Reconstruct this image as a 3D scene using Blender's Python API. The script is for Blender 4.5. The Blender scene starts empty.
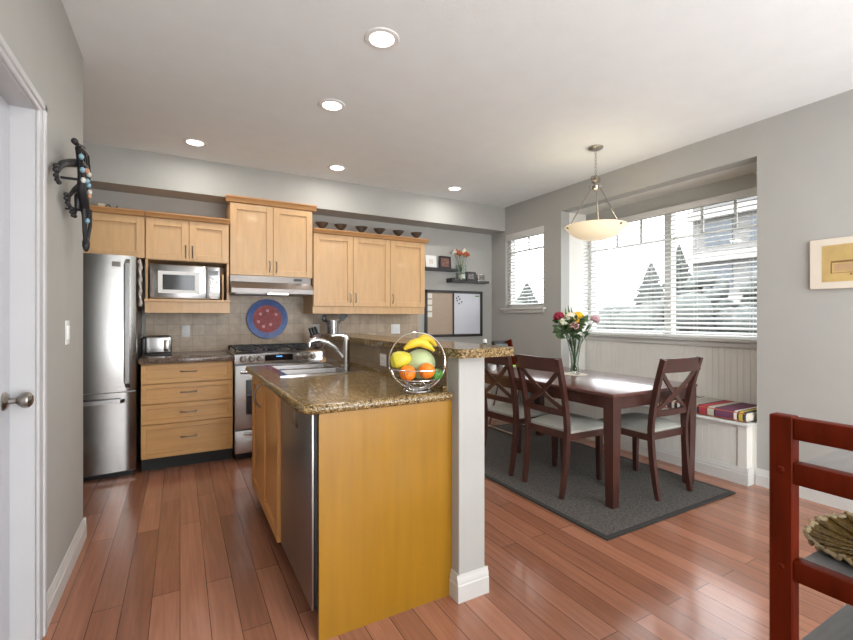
import bpy, bmesh, math, random
from mathutils import Vector, Matrix, noise
random.seed(7)
PI = math.pi
SC = bpy.context.scene
COL = SC.collection
# ------------------------------------------------------------------ camera
F = 440.0; YAW = math.atan(246.5/F); EYE = 1.24
cd = bpy.data.cameras.new('camera'); cam = bpy.data.objects.new('camera', cd); COL.objects.link(cam)
cd.sensor_width = 36; cd.lens = 36*F/853; cd.shift_y = -2/853; cd.clip_start = .02; cd.clip_end = 400
cam.location = (0, 0, EYE); cam.rotation_euler = (PI/2, 0, -YAW)
SC.camera = cam
# ------------------------------------------------------------------ world: bright overcast sky
w = bpy.data.worlds.new('sky'); SC.world = w; w.use_nodes = True
nt = w.node_tree; nt.nodes.clear()
wo = nt.nodes.new('ShaderNodeOutputWorld'); bg = nt.nodes.new('ShaderNodeBackground')
tc = nt.nodes.new('ShaderNodeTexCoord'); sx = nt.nodes.new('ShaderNodeSeparateXYZ'); rp = nt.nodes.new('ShaderNodeValToRGB')
rp.color_ramp.elements[0].position = .35; rp.color_ramp.elements[0].color = (.42, .42, .42, 1)
rp.color_ramp.elements[1].position = .62; rp.color_ramp.elements[1].color = (.93, .965, 1, 1)
ma = nt.nodes.new('ShaderNodeMapRange'); ma.inputs[1].default_value = -1
nt.links.new(tc.outputs['Generated'], sx.inputs[0]); nt.links.new(sx.outputs[2], ma.inputs[0])
nt.links.new(ma.outputs[0], rp.inputs[0]); nt.links.new(rp.outputs[0], bg.inputs[0]); nt.links.new(bg.outputs[0], wo.inputs[0])
bg.inputs[1].default_value = 8.0
# ------------------------------------------------------------------ large area lights / portals
def area(name, loc, rot, sx_, sy_, power, col=(1, 1, 1), portal=False):
    l = bpy.data.lights.new(name, 'AREA'); l.shape = 'RECTANGLE'; l.size = sx_; l.size_y = sy_; l.energy = power; l.color = col
    if portal: l.cycles.is_portal = True
    o = bpy.data.objects.new(name, l); COL.objects.link(o); o.location = loc; o.rotation_euler = rot
    return o
area('portal_bay', (4.36, 2.62, 1.65), (0, PI/2, 0), 1.3, 1.95, 1, portal=True)
area('portal_small', (4.0, 4.2, 1.84), (0, PI/2, 0), 1.0, .76, 1, portal=True)
# added fill light behind the camera, tilted up to brighten the ceiling
area('rear_fill_uplight', (1.75, -2.3, .7), (PI/2+1.35, 0, 0), 3.2, 1.6, 235, (.90, .95, 1))
SC.view_settings.view_transform = 'Standard'; SC.view_settings.look = 'None'
SC.view_settings.exposure = 0.06; SC.view_settings.gamma = 1; SC.view_settings.use_curve_mapping = False

# ------------------------------------------------------------------ materials
def lin(c):
    return tuple((x/255/12.92 if x/255 <= .04045 else ((x/255+.055)/1.055)**2.4) for x in c) + (1,)
def mat(name, col, rough=.5, metal=0, var=0, vscale=6, stretch=(1, 1, 1), bump=0, bscale=60, spec=None, trans=0, ior=None, emit=None, es=0, coat=0, alpha=None):
    m = bpy.data.materials.new(name); m.use_nodes = True; n = m.node_tree; b = n.nodes['Principled BSDF']
    c = lin(col); b.inputs['Base Color'].default_value = c
    b.inputs['Roughness'].default_value = rough; b.inputs['Metallic'].default_value = metal
    if spec is not None: b.inputs['Specular IOR Level'].default_value = spec
    if trans: b.inputs['Transmission Weight'].default_value = trans
    if ior: b.inputs['IOR'].default_value = ior
    if coat: b.inputs['Coat Weight'].default_value = coat; b.inputs['Coat Roughness'].default_value = .08
    if emit: b.inputs['Emission Color'].default_value = lin(emit); b.inputs['Emission Strength'].default_value = es
    if alpha is not None: b.inputs['Alpha'].default_value = alpha
    t = n.nodes.new('ShaderNodeTexCoord'); mp = n.nodes.new('ShaderNodeMapping'); mp.inputs['Scale'].default_value = stretch
    n.links.new(t.outputs['Object'], mp.inputs[0])
    nz = n.nodes.new('ShaderNodeTexNoise'); nz.inputs['Scale'].default_value = vscale; nz.inputs['Detail'].default_value = 6
    n.links.new(mp.outputs[0], nz.inputs['Vector'])
    r = n.nodes.new('ShaderNodeValToRGB'); v = var if var else .02
    r.color_ramp.elements[0].position = .3; r.color_ramp.elements[1].position = .7
    r.color_ramp.elements[0].color = tuple(max(0, x*(1-v)) for x in c[:3]) + (1,)
    r.color_ramp.elements[1].color = tuple(min(1, x*(1+v)) for x in c[:3]) + (1,)
    n.links.new(nz.outputs[0], r.inputs[0]); n.links.new(r.outputs[0], b.inputs['Base Color'])
    if bump:
        n2 = n.nodes.new('ShaderNodeTexNoise'); n2.inputs['Scale'].default_value = bscale; n.links.new(mp.outputs[0], n2.inputs['Vector'])
        bp = n.nodes.new('ShaderNodeBump'); bp.inputs['Strength'].default_value = bump; bp.inputs['Distance'].default_value = .01
        n.links.new(n2.outputs[0], bp.inputs['Height']); n.links.new(bp.outputs[0], b.inputs['Normal'])
    return m
def swizzle(n, order):
    t = n.nodes.new('ShaderNodeTexCoord'); s = n.nodes.new('ShaderNodeSeparateXYZ'); c = n.nodes.new('ShaderNodeCombineXYZ')
    n.links.new(t.outputs['Object'], s.inputs[0])
    for i, a in enumerate(order): n.links.new(s.outputs['xyz'.index(a)], c.inputs[i])
    return c
def brickmat(name, order, c1, c2, cm, w_, h_, mortar, rough, offset=.5, grain=None, bump=.2, coat=0, spec=.5):
    m = bpy.data.materials.new(name); m.use_nodes = True; n = m.node_tree; b = n.nodes['Principled BSDF']
    c = swizzle(n, order); k = n.nodes.new('ShaderNodeTexBrick'); n.links.new(c.outputs[0], k.inputs['Vector'])
    k.offset = offset; k.offset_frequency = 2; k.squash = 1
    k.inputs['Scale'].default_value = 1; k.inputs['Color1'].default_value = lin(c1); k.inputs['Color2'].default_value = lin(c2)
    k.inputs['Mortar'].default_value = lin(cm); k.inputs['Mortar Size'].default_value = mortar; k.inputs['Mortar Smooth'].default_value = .1
    k.inputs['Brick Width'].default_value = w_; k.inputs['Row Height'].default_value = h_
    out = k.outputs[0]
    if grain:
        mp = n.nodes.new('ShaderNodeMapping'); mp.inputs['Scale'].default_value = grain; n.links.new(c.outputs[0], mp.inputs[0])
        nz = n.nodes.new('ShaderNodeTexNoise'); nz.inputs['Scale'].default_value = 1; nz.inputs['Detail'].default_value = 8; nz.inputs['Roughness'].default_value = .65
        nz.inputs['Distortion'].default_value = .6
        n.links.new(mp.outputs[0], nz.inputs['Vector'])
        r = n.nodes.new('ShaderNodeMapRange'); r.inputs[1].default_value = .3; r.inputs[2].default_value = .7; r.inputs[3].default_value = .8; r.inputs[4].default_value = 1.16
        n.links.new(nz.outputs[0], r.inputs[0])
        mx = n.nodes.new('ShaderNodeVectorMath'); mx.operation = 'SCALE'
        n.links.new(out, mx.inputs[0]); n.links.new(r.outputs[0], mx.inputs['Scale']); out = mx.outputs[0]
    n.links.new(out, b.inputs['Base Color']); b.inputs['Roughness'].default_value = rough; b.inputs['Specular IOR Level'].default_value = spec
    if coat: b.inputs['Coat Weight'].default_value = coat; b.inputs['Coat Roughness'].default_value = .12
    bp = n.nodes.new('ShaderNodeBump'); bp.inputs['Strength'].default_value = bump; bp.inputs['Distance'].default_value = .003; bp.invert = True
    n.links.new(k.outputs['Fac'], bp.inputs['Height']); n.links.new(bp.outputs[0], b.inputs['Normal'])
    return m
def granite(name, cols, rough=.12):
    m = bpy.data.materials.new(name); m.use_nodes = True; n = m.node_tree; b = n.nodes['Principled BSDF']
    t = n.nodes.new('ShaderNodeTexCoord'); v = n.nodes.new('ShaderNodeTexVoronoi'); v.inputs['Scale'].default_value = 210
    z = n.nodes.new('ShaderNodeTexNoise'); z.inputs['Scale'].default_value = 60; z.inputs['Detail'].default_value = 9; z.inputs['Roughness'].default_value = .75
    n.links.new(t.outputs['Object'], v.inputs['Vector']); n.links.new(t.outputs['Object'], z.inputs['Vector'])
    s = n.nodes.new('ShaderNodeSeparateXYZ'); n.links.new(v.outputs['Color'], s.inputs[0])
    a = n.nodes.new('ShaderNodeMath'); a.operation = 'MULTIPLY_ADD'; a.inputs[1].default_value = .38; n.links.new(s.outputs[0], a.inputs[0])
    q = n.nodes.new('ShaderNodeMath'); q.operation = 'MULTIPLY'; q.inputs[1].default_value = .66; n.links.new(z.outputs[0], q.inputs[0]); n.links.new(q.outputs[0], a.inputs[2])
    r = n.nodes.new('ShaderNodeValToRGB'); r.color_ramp.interpolation = 'LINEAR'
    e = r.color_ramp.elements; e[0].position = .25; e[0].color = lin(cols[0]); e[1].position = .8; e[1].color = lin(cols[-1])
    for i, c in enumerate(cols[1:-1]):
        x = e.new(.25+.55*(i+1)/(len(cols)-1)); x.color = lin(c)
    n.links.new(a.outputs[0], r.inputs[0]); n.links.new(r.outputs[0], b.inputs['Base Color']); b.inputs['Roughness'].default_value = rough
    return m
def stripes(name):
    m = bpy.data.materials.new(name); m.use_nodes = True; n = m.node_tree; b = n.nodes['Principled BSDF']
    t = n.nodes.new('ShaderNodeTexCoord'); s = n.nodes.new('ShaderNodeSeparateXYZ'); n.links.new(t.outputs['Object'], s.inputs[0])
    a = n.nodes.new('ShaderNodeMath'); a.operation = 'MULTIPLY'; a.inputs[1].default_value = 1/.62; n.links.new(s.outputs[1], a.inputs[0])
    f = n.nodes.new('ShaderNodeMath'); f.operation = 'FRACT'; n.links.new(a.outputs[0], f.inputs[0])
    r = n.nodes.new('ShaderNodeValToRGB'); r.color_ramp.interpolation = 'CONSTANT'; e = r.color_ramp.elements
    seq = [(0, (60, 62, 70)), (.035, (205, 200, 185)), (.06, (60, 62, 70)), (.09, (190, 165, 60)), (.135, (55, 50, 55)), (.155, (215, 208, 195)), (.19, (105, 60, 85)), (.40, (60, 40, 50)), (.42, (185, 180, 165)), (.50, (120, 60, 60)), (.52, (170, 55, 65)), (.60, (50, 45, 50)), (.63, (165, 160, 150)), (.86, (215, 210, 200)), (.89, (50, 48, 52)), (.93, (215, 208, 195)), (.965, (80, 50, 60))]
    e[0].position = 0; e[0].color = lin(seq[0][1]); e[1].position = seq[1][0]; e[1].color = lin(seq[1][1])
    for p, c in seq[2:]: x = e.new(p); x.color = lin(c)
    n.links.new(f.outputs[0], r.inputs[0]); n.links.new(r.outputs[0], b.inputs['Base Color']); b.inputs['Roughness'].default_value = .9
    return m
MT = dict(
    wall=mat('wall_paint', (172, 171, 166), .85, bump=.04, bscale=250),
    wallwhite=mat('nook_paint', (220, 218, 211), .7),
    ceil=mat('ceiling_paint', (236, 240, 240), .95, var=.015, bump=.25, bscale=160),
    trim=mat('white_trim', (204, 203, 199), .45),
    doorp=mat('door_paint', (192, 194, 199), .4),
    casing=mat('casing_paint', (190, 190, 191), .45),
    floor=brickmat('hardwood', 'yxz', (172, 117, 92), (140, 92, 70), (84, 52, 40), 1.15, .108, .0016, .22, .37, (2.2, 46, 1), bump=.15, coat=.35),
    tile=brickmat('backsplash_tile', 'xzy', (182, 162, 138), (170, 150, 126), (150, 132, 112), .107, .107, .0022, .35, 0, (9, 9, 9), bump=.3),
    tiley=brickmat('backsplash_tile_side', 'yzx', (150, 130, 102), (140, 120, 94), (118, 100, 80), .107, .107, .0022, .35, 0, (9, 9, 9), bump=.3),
    maple=mat('maple', (208, 168, 120), .4, var=.07, vscale=5, stretch=(7, 7, .8), coat=.15),
    mapleb=mat('maple_base_units', (206, 158, 96), .4, var=.07, vscale=5, stretch=(.8, 7, 7), coat=.15),
    maplei=mat('maple_island_doors', (206, 148, 84), .35, var=.07, vscale=5, stretch=(7, 7, .8), coat=.2),
    panel=mat('golden_maple_panel', (150, 106, 6), .38, var=.10, vscale=4, stretch=(6, 6, .5), coat=.2),
    crown=mat('maple_crown', (196, 146, 96), .4, var=.06, vscale=5, stretch=(1, 7, 7)),
    dark=mat('dark_recess', (38, 40, 40), .6),
    steel=mat('stainless_steel', (190, 190, 190), .24, 1, var=.03, vscale=3, stretch=(1, 1, 20)),
    steelf=mat('fridge_steel', (136, 134, 131), .2, 1, var=.03, vscale=3, stretch=(1, 1, 20)),
    steeld=mat('brushed_steel_dark', (148, 144, 142), .36, 1, var=.04, vscale=3, stretch=(20, 20, 1)),
    chrome=mat('chrome', (215, 215, 215), .12, 1),
    nickel=mat('brushed_nickel', (160, 155, 148), .28, 1),
    blackp=mat('black_plastic', (24, 24, 26), .35),
    blackg=mat('black_glass', (22, 25, 30), .08, coat=.5),
    iron=mat('cast_iron', (32, 32, 34), .5),
    granite=granite('brown_granite', [(26, 18, 12), (74, 54, 30), (124, 100, 58), (156, 132, 90), (200, 180, 142)], .16),
    graniteb=granite('dark_granite', [(30, 24, 22), (84, 66, 56), (126, 106, 92), (160, 142, 128)], .16),
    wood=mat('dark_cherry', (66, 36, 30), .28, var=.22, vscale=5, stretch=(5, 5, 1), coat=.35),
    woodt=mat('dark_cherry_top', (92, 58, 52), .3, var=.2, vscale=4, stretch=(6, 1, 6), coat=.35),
    redwood=mat('red_mahogany', (86, 23, 2), .5, var=.25, vscale=5, stretch=(6, 6, 1), spec=.1),
    shelfg=mat('grey_shelf_laminate', (112, 112, 112), .35, var=.14, vscale=8, stretch=(1, 8, 1)),
    seat=mat('grey_upholstery', (164, 164, 156), .85, var=.04, vscale=40),
    rug=mat('charcoal_rug', (84, 80, 76), .97, var=.5, vscale=70, bump=.5, bscale=300),
    rugb=mat('rug_border', (48, 46, 45), .95),
    slat=mat('blind_slat', (236, 236, 234), .5),
    white=mat('white_plastic', (232, 232, 230), .4),
    pewter=mat('pewter', (96, 93, 90), .32, .7, var=.2, vscale=60),
    glass=mat('clear_glass', (240, 245, 245), .02, trans=1, ior=1.45),
    vase=mat('vase_glass', (235, 243, 240), .02, trans=1, ior=1.3),
    lens=mat('lamp_lens', (255, 250, 240), .5, emit=(255, 250, 242), es=6),
    bowl=mat('alabaster_glass', (238, 226, 196), .4, emit=(255, 232, 190), es=.42),
    frame=mat('espresso_frame', (46, 42, 42), .4),
    cork=mat('tan_cork', (172, 154, 136), .95, var=.08, vscale=120),
    board=mat('whiteboard', (206, 208, 216), .25),
    paper=mat('paper', (222, 220, 212), .8),
    photo=mat('photo_print', (120, 115, 112), .5, var=.6, vscale=30),
    photob=mat('warm_photo_print', (120, 84, 76), .5, var=.5, vscale=30),
    blue=mat('blue_glaze', (84, 110, 168), .3, var=.2, vscale=30, coat=.4),
    red=mat('red_glaze', (150, 40, 42), .45, var=.55, vscale=34),
    orange=mat('orange_peel', (240, 128, 24), .45, var=.06, vscale=30, bump=.3, bscale=300),
    banana=mat('banana_skin', (216, 184, 44), .5, var=.12, vscale=14),
    pear=mat('pear_skin', (202, 190, 56), .4, var=.1, vscale=12),
    melon=mat('pale_green_melon', (176, 188, 140), .5, var=.08, vscale=10),
    lime=mat('lime_skin', (70, 128, 44), .4, var=.1),
    leaf=mat('leaf_green', (88, 112, 76), .8, spec=.2, var=.3, vscale=12),
    stem=mat('stem_green', (84, 104, 62), .6, var=.2),
    petred=mat('crimson_petals', (150, 34, 60), .7, var=.2), petwhite=mat('white_petals', (236, 230, 206), .7, var=.06), petyel=mat('yellow_petals', (244, 196, 46), .6, var=.1),
    petpink=mat('pink_petals', (226, 164, 166), .7, var=.12), petmauve=mat('mauve_petals', (196, 158, 166), .7, var=.15), petor=mat('rust_petals', (176, 92, 60), .8, var=.2),
    seagrass=mat('woven_seagrass', (92, 70, 28), .45, var=.5, vscale=40, bump=.8, bscale=90, coat=.2),
    straw=mat('pale_straw', (148, 130, 98), .6, var=.3, vscale=50),
    bead1=mat('turquoise_bead', (130, 170, 186), .25, var=.3), bead2=mat('terracotta_bead', (196, 140, 110), .3), bead3=mat('pearl_bead', (214, 210, 200), .25),
    pic=mat('sepia_art', (190, 162, 104), .7, var=.14, vscale=9), picd=mat('sepia_ink', (128, 96, 60), .8, var=.2), picb=mat('faded_ochre', (182, 150, 112), .8, var=.12),
    matb=mat('cream_mount', (218, 208, 192), .8),
    conif=mat('conifer_needles', (74, 79, 77), .95, var=.35, vscale=9), bark=mat('bark', (60, 50, 44), .9),
    bldg=mat('far_building_wall', (108, 107, 106), .9, var=.05), bldgw=mat('far_building_window', (60, 68, 76), .3), bldgb=mat('far_building_band', (140, 139, 136), .8),
    grass=mat('lawn', (62, 68, 54), .95, var=.2, vscale=1.2),
    towel=mat('lace_towel', (206, 196, 188), .95, var=.15, vscale=60, bump=.6, bscale=120),
    cush=stripes('striped_fabric'), plaster=mat('cream_ceramic', (206, 196, 170), .4),
    green=mat('lime_green_leaf', (140, 190, 60), .5, var=.1), slate=mat('slate_vinyl', (110, 118, 116), .6, var=.1, vscale=20),
)
_n = MT['slat'].node_tree; _b = _n.nodes['Principled BSDF']; _tr = _n.nodes.new('ShaderNodeBsdfTranslucent'); _tr.inputs[0].default_value = (.85, .85, .83, 1); _mx = _n.nodes.new('ShaderNodeMixShader'); _mx.inputs[0].default_value = .35
_out = [q for q in _n.nodes if q.type == 'OUTPUT_MATERIAL'][0]; _n.links.new(_b.outputs[0], _mx.inputs[1]); _n.links.new(_tr.outputs[0], _mx.inputs[2]); _n.links.new(_mx.outputs[0], _out.inputs[0])
# ------------------------------------------------------------------ mesh builder
class M:
    def __init__(s, T=None): s.bm = bmesh.new(); s.T = T
    def _fin(s, n0):
        if s.T is not None:
            s.bm.verts.ensure_lookup_table()
            for v in s.bm.verts[n0:]: v.co = s.T @ v.co
    def box(s, x0, x1, y0, y1, z0, z1, bev=0, seg=2):
        n0 = len(s.bm.verts); t = bmesh.new()
        bmesh.ops.create_cube(t, size=1)
        for v in t.verts: v.co = Vector(((x0+x1)/2+v.co.x*(x1-x0), (y0+y1)/2+v.co.y*(y1-y0), (z0+z1)/2+v.co.z*(z1-z0)))
        if bev: bmesh.ops.bevel(t, geom=list(t.edges), offset=bev, segments=seg, profile=.5, affect='EDGES')
        s._merge(t); s._fin(n0); return s
    def _merge(s, t, mi=0):
        t.verts.index_update(); mp = [s.bm.verts.new(v.co) for v in t.verts]
        for f in t.faces:
            try: s.bm.faces.new([mp[v.index] for v in f.verts]).material_index = mi
            except ValueError: pass
        t.free()
    def poly(s, pts):
        n0 = len(s.bm.verts); s.bm.faces.new([s.bm.verts.new(Vector(p)) for p in pts]); s._fin(n0); return s
    def prism(s, pts, off):
        n0 = len(s.bm.verts); o = Vector(off)
        a = [s.bm.verts.new(Vector(p)) for p in pts]; b = [s.bm.verts.new(Vector(p)+o) for p in pts]
        s.bm.faces.new(a); s.bm.faces.new(b[::-1]); k = len(a)
        for i in range(k): s.bm.faces.new([a[i], b[i], b[(i+1) % k], a[(i+1) % k]])
        s._fin(n0); return s
    def tube(s, pts, r, n=8, closed=False, flat=None, up=None):
        # swept round (or flat=(w,h) rectangular-ish) bar through pts
        n0 = len(s.bm.verts); P = [Vector(p) for p in pts]; k = len(P); R = r if isinstance(r, (list, tuple)) else [r]*k; rings = []
        prev = Vector(up) if up is not None else None
        for i, p in enumerate(P):
            a = P[(i-1) % k] if (closed or i) else p; b = P[(i+1) % k] if (closed or i < k-1) else p
            d = (b-a).normalized()
            if prev is None: prev = Vector((0, 0, 1)) if abs(d.z) < .9 else Vector((1, 0, 0))
            u = (prev-d*prev.dot(d)); u = u.normalized() if u.length > 1e-6 else d.orthogonal().normalized()
            v = d.cross(u)
            if up is None: prev = u
            ring = []
            if flat:
                fw, fh = flat
                for cu, cv in ((1, 1), (-1, 1), (-1, -1), (1, -1)): ring.append(s.bm.verts.new(p+u*cu*fw/2*R[i]+v*cv*fh/2*R[i]))
            else:
                for j in range(n):
                    t = 2*PI*j/n; ring.append(s.bm.verts.new(p+(u*math.cos(t)+v*math.sin(t))*R[i]))
            rings.append(ring)
        m_ = len(rings[0])
        for i in range(k if closed else k-1):
            a, b = rings[i], rings[(i+1) % k]
            for j in range(m_): s.bm.faces.new([a[j], a[(j+1) % m_], b[(j+1) % m_], b[j]])
        if not closed: s.bm.faces.new(rings[0][::-1]); s.bm.faces.new(rings[-1])
        s._fin(n0); return s
    def cyl(s, p0, p1, r0, r1=None, n=20): return s.tube([p0, p1], [r0, r0 if r1 is None else r1], n)
    def lathe(s, prof, c=(0, 0, 0), n=32, axis=None):
        n0 = len(s.bm.verts); c = Vector(c); q = Matrix.Identity(3) if axis is None else Vector(axis).to_track_quat('Z', 'Y').to_matrix(); rings = []
        for r, z in prof:
            if r < 1e-5: rings.append([s.bm.verts.new(c+q@Vector((0, 0, z)))])
            else: rings.append([s.bm.verts.new(c+q@Vector((r*math.cos(2*PI*j/n), r*math.sin(2*PI*j/n), z))) for j in range(n)])
        for a, b in zip(rings, rings[1:]):
            for j in range(n):
                k = (j+1) % n
                if len(a) == 1 and len(b) == 1: continue
                if len(a) == 1: s.bm.faces.new([a[0], b[k], b[j]])
                elif len(b) == 1: s.bm.faces.new([a[j], a[k], b[0]])
                else: s.bm.faces.new([a[j], a[k], b[k], b[j]])
        s._fin(n0); return s
    def ball(s, c, r, sc=(1, 1, 1), n=16, rot=None):
        n0 = len(s.bm.verts); t = bmesh.new(); bmesh.ops.create_uvsphere(t, u_segments=n, v_segments=max(6, n//2+2), radius=r)
        for v in t.verts:
            q = Vector((v.co.x*sc[0], v.co.y*sc[1], v.co.z*sc[2]))
            if rot: q = rot @ q
            v.co = q+Vector(c)
        s._merge(t); s._fin(n0); return s
    def grid(s, fn, nu, nv, thick=0):
        n0 = len(s.bm.verts); V = [[s.bm.verts.new(Vector(fn(i/nu, j/nv))) for j in range(nv+1)] for i in range(nu+1)]
        for i in range(nu):
            for j in range(nv): s.bm.faces.new([V[i][j], V[i+1][j], V[i+1][j+1], V[i][j+1]])
        if thick:
            g = s.bm.faces[-nu*nv:] if False else [f for f in s.bm.faces if all(v.index == -1 or True for v in f.verts)]
        s._fin(n0); return s
def rootloc(p):
    v = Vector((0, 0, 0))
    while p is not None: v += p.location; p = p.parent
    return v
def obj(name, m, material, parent=None, world=False, label=None, smooth=32, loc=None):
    bmesh.ops.recalc_face_normals(m.bm, faces=m.bm.faces)
    if world and parent is not None:
        L = rootloc(parent)
        for v in m.bm.verts: v.co -= L
    if loc is not None:
        for v in m.bm.verts: v.co -= Vector(loc)
    me = bpy.data.meshes.new(name); m.bm.to_mesh(me); m.bm.free()
    me.materials.append(MT[material] if isinstance(material, str) else material)
    me.polygons.foreach_set('use_smooth', [True]*len(me.polygons)); me.set_sharp_from_angle(angle=math.radians(smooth))
    o = bpy.data.objects.new(name, me); COL.objects.link(o)
    if parent is not None: o.parent = parent
    if loc is not None: o.location = loc
    if label: o['label'] = label
    return o
def P(name, m, material, parent, label=None, **k): return obj(name, m, material, parent, True, label, **k)
def thing(name, label, cat, loc=(0, 0, 0), rz=0, group=None):
    o = bpy.data.objects.new(name, None); COL.objects.link(o); o.location = loc; o.rotation_euler = (0, 0, rz); o.empty_display_size = .1
    o['label'] = label; o['category'] = cat
    if group: o['group'] = group
    return o
def solo(name, m, material, label, cat, group=None, kind=None, smooth=32):
    xs = [v.co for v in m.bm.verts]; c = Vector(((min(v.x for v in xs)+max(v.x for v in xs))/2, (min(v.y for v in xs)+max(v.y for v in xs))/2, min(v.z for v in xs)))
    o = obj(name, m, material, loc=c, smooth=smooth); o['label'] = label; o['category'] = cat
    if group: o['group'] = group
    if kind: o['kind'] = kind
    return o
def struct(name, m, material, parent=None):
    o = obj(name, m, material, parent, parent is not None)
    if parent is None: o['kind'] = 'structure'
    return o
def dup(root, loc, rz=None, label=None, group=None):
    def cp(o, par):
        c = o.copy(); COL.objects.link(c); c.parent = par
        for ch in kids[o.name]: cp(ch, c)
        return c
    kids = {}
    def rec(o): kids[o.name] = list(o.children); [rec(c) for c in o.children]
    rec(root); r = cp(root, None); r.location = loc
    if rz is not None: r.rotation_euler = (0, 0, rz)
    if label: r['label'] = label
    if group: r['group'] = group
    return r
def arc(c, r, a0, a1, n, u=(1, 0, 0), v=(0, 0, 1)):
    c, u, v = Vector(c), Vector(u), Vector(v)
    return [c+u*r*math.cos(a0+(a1-a0)*i/n)+v*r*math.sin(a0+(a1-a0)*i/n) for i in range(n+1)]
def shaker(m, x0, x1, z0, z1, y, t=.02, fr=.058, rec=.013):
    m.box(x0+fr-.002, x1-fr+.002, y+rec, y+t, z0+fr-.002, z1-fr+.002)
    m.box(x0, x0+fr, y, y+t, z0, z1, .002, 1); m.box(x1-fr, x1, y, y+t, z0, z1, .002, 1)
    m.box(x0+fr, x1-fr, y, y+t, z0, z0+fr, .002, 1); m.box(x0+fr, x1-fr, y, y+t, z1-fr, z1, .002, 1)
    return m
def pull(m, x, y, z, L=.096, vertical=True, dep=.026, r=.0045):
    pts = []
    for i in range(11):
        t = i/10; s = (t-.5)*L; d = dep*math.sin(PI*t)**.6 if 0 < t < 1 else 0
        pts.append((x, y-d, z+s) if vertical else (x+s, y-d, z))
    m.tube(pts, r, 8)
    for s in (-L/2, L/2):
        m.ball((x, y-.003, z+s) if vertical else (x+s, y-.003, z), r*1.7, n=8)
    return m

# ================================================================== THE SETTING
CEIL = 2.70; XL = -.475; XR = 3.745; YB = 4.85; YREAR = -3.2
struct('floor', M().box(-1.4, 4.3, YREAR-.1, YB+.1, -.08, 0), 'floor')
struct('ceiling', M().box(-1.4, 4.3, YREAR-.1, YB+.1, CEIL, CEIL+.1), 'ceil')
struct('trim_bulkhead', M().box(-1.25, XR, 4.56, YB, 2.385, CEIL), 'wall')
m = M()
m.box(-1.4, 4.0, YB, YB+.12, 0, CEIL)
struct('wall_back', m, 'wall')
# left wall with the door opening (y 1.34..2.16), its return and the fridge side wall
m = M(); m.box(XL-.115, XL, 2.16, 3.10, 0, CEIL); m.box(XL-.115, XL, YREAR, 1.34, 0, CEIL); m.box(XL-.115, XL, 1.34, 2.16, 2.03, CEIL)
m.box(-1.25, XL-.115, 3.0, 3.10, 0, CEIL)
struct('wall_left', m, 'wall')
struct('wall_fridge_side', M().box(-1.37, -1.25, 3.0, YB, 0, CEIL), 'wall')
# right wall: small window opening and bay opening
WY0, WY1, WZ0, WZ1 = 3.86, 4.55, 1.37, 2.31
BY0, BY1, BZ = 1.655, 3.584, 2.446
m = M(); m.box(XR, XR+.13, YREAR, BY0, 0, CEIL); m.box(XR, XR+.13, BY0, BY1, BZ, CEIL); m.box(XR, XR+.13, BY1, WY0, 0, CEIL)
m.box(XR, XR+.13, WY0, WY1, 0, WZ0); m.box(XR, XR+.13, WY0, WY1, WZ1, CEIL); m.box(XR, XR+.13, WY1, YB+.12, 0, CEIL)
struct('wall_right', m, 'wall')
# bay: cheeks, soffit, outer wall with window opening
XB = 4.15
m = M(); m.box(XR+.13, XB+.15, BY0-.1, BY0, 0, BZ+.1); m.box(XR+.13, XB+.15, BY1, BY1+.1, 0, BZ+.1)
struct('wall_bay_cheeks', m, 'wallwhite')
struct('wall_bay_soffit', M().box(XR+.131, XB+.15, BY0, BY1, BZ, BZ+.1), 'wallwhite')  # lighter colour here stands in for window light bounced up off the slats
m = M()
m.box(XB, XB+.15, BY0, BY1, 2.30, BZ)
struct('wall_bay_header', m, 'wall')
m = M(); m.box(XB, XB+.15, BY0, BY1, 0, 1.0)
for i in range(38):
    y = BY0+.02+i*.05
    if y+.046 < BY1: m.box(XB-.012, XB, y, y+.0485, .46, .985, .0015, 1)
struct('wall_bay_beadboard', m, 'wallwhite')
# rear wall behind the camera with a wide glazed opening
m = M(); m.box(XL-.115, 0, YREAR-.12, YREAR, 0, CEIL); m.box(3.5, XR+.13, YREAR-.12, YREAR, 0, CEIL); m.box(0, 3.5, YREAR-.12, YREAR, 2.4, CEIL); m.box(0, 3.5, YREAR-.12, YREAR, 0, .2)
struct('wall_rear', m, 'wall')
# half wall of the island bar
HX0, HX1, HY0, HY1 = 1.065, 1.205, 1.61, 3.62
struct('wall_island', M().box(HX0, HX1, HY0, HY1, 0, 1.064, .003, 1), 'wall')
m = M()
def bb(m, a, b, side, h=.115, t=.014):
    # baseboard run between floor points a and b; side = outward normal
    a = Vector(a+(0,)); b = Vector(b+(0,)); nrm = Vector(side+(0,)); prof = [(0, 0), (t, 0), (t, h*.62), (t*.75, h*.66), (t*.75, h*.82), (t*.45, h*.88), (t*.35, h), (0, h)]
    m.prism([a+nrm*p+Vector((0, 0, q)) for p, q in prof], b-a)
bb(m, (HX0-.013, HY0), (HX1+.013, HY0), (0, -1)); bb(m, (HX1, HY0), (HX1, HY1), (1, 0)); bb(m, (HX0, HY0), (HX0, 1.684), (-1, 0)); bb(m, (HX0, HY1), (HX1+.013, HY1), (0, 1))
struct('baseboard_island', m, 'trim')
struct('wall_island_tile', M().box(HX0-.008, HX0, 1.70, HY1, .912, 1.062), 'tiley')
m = M(); bb(m, (XL, 2.25), (XL, 3.113), (1, 0)); bb(m, (XL+.013, 3.10), (-1.24, 3.10), (0, 1)); bb(m, (XL, YREAR), (XL, 1.2), (1, 0))
struct('baseboard_left', m, 'trim')
m = M(); bb(m, (XR, YREAR), (XR, BY0), (-1, 0), .125); bb(m, (XR, BY1+.02), (XR, YB), (-1, 0), .125)
struct('baseboard_right', m, 'trim')
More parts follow.
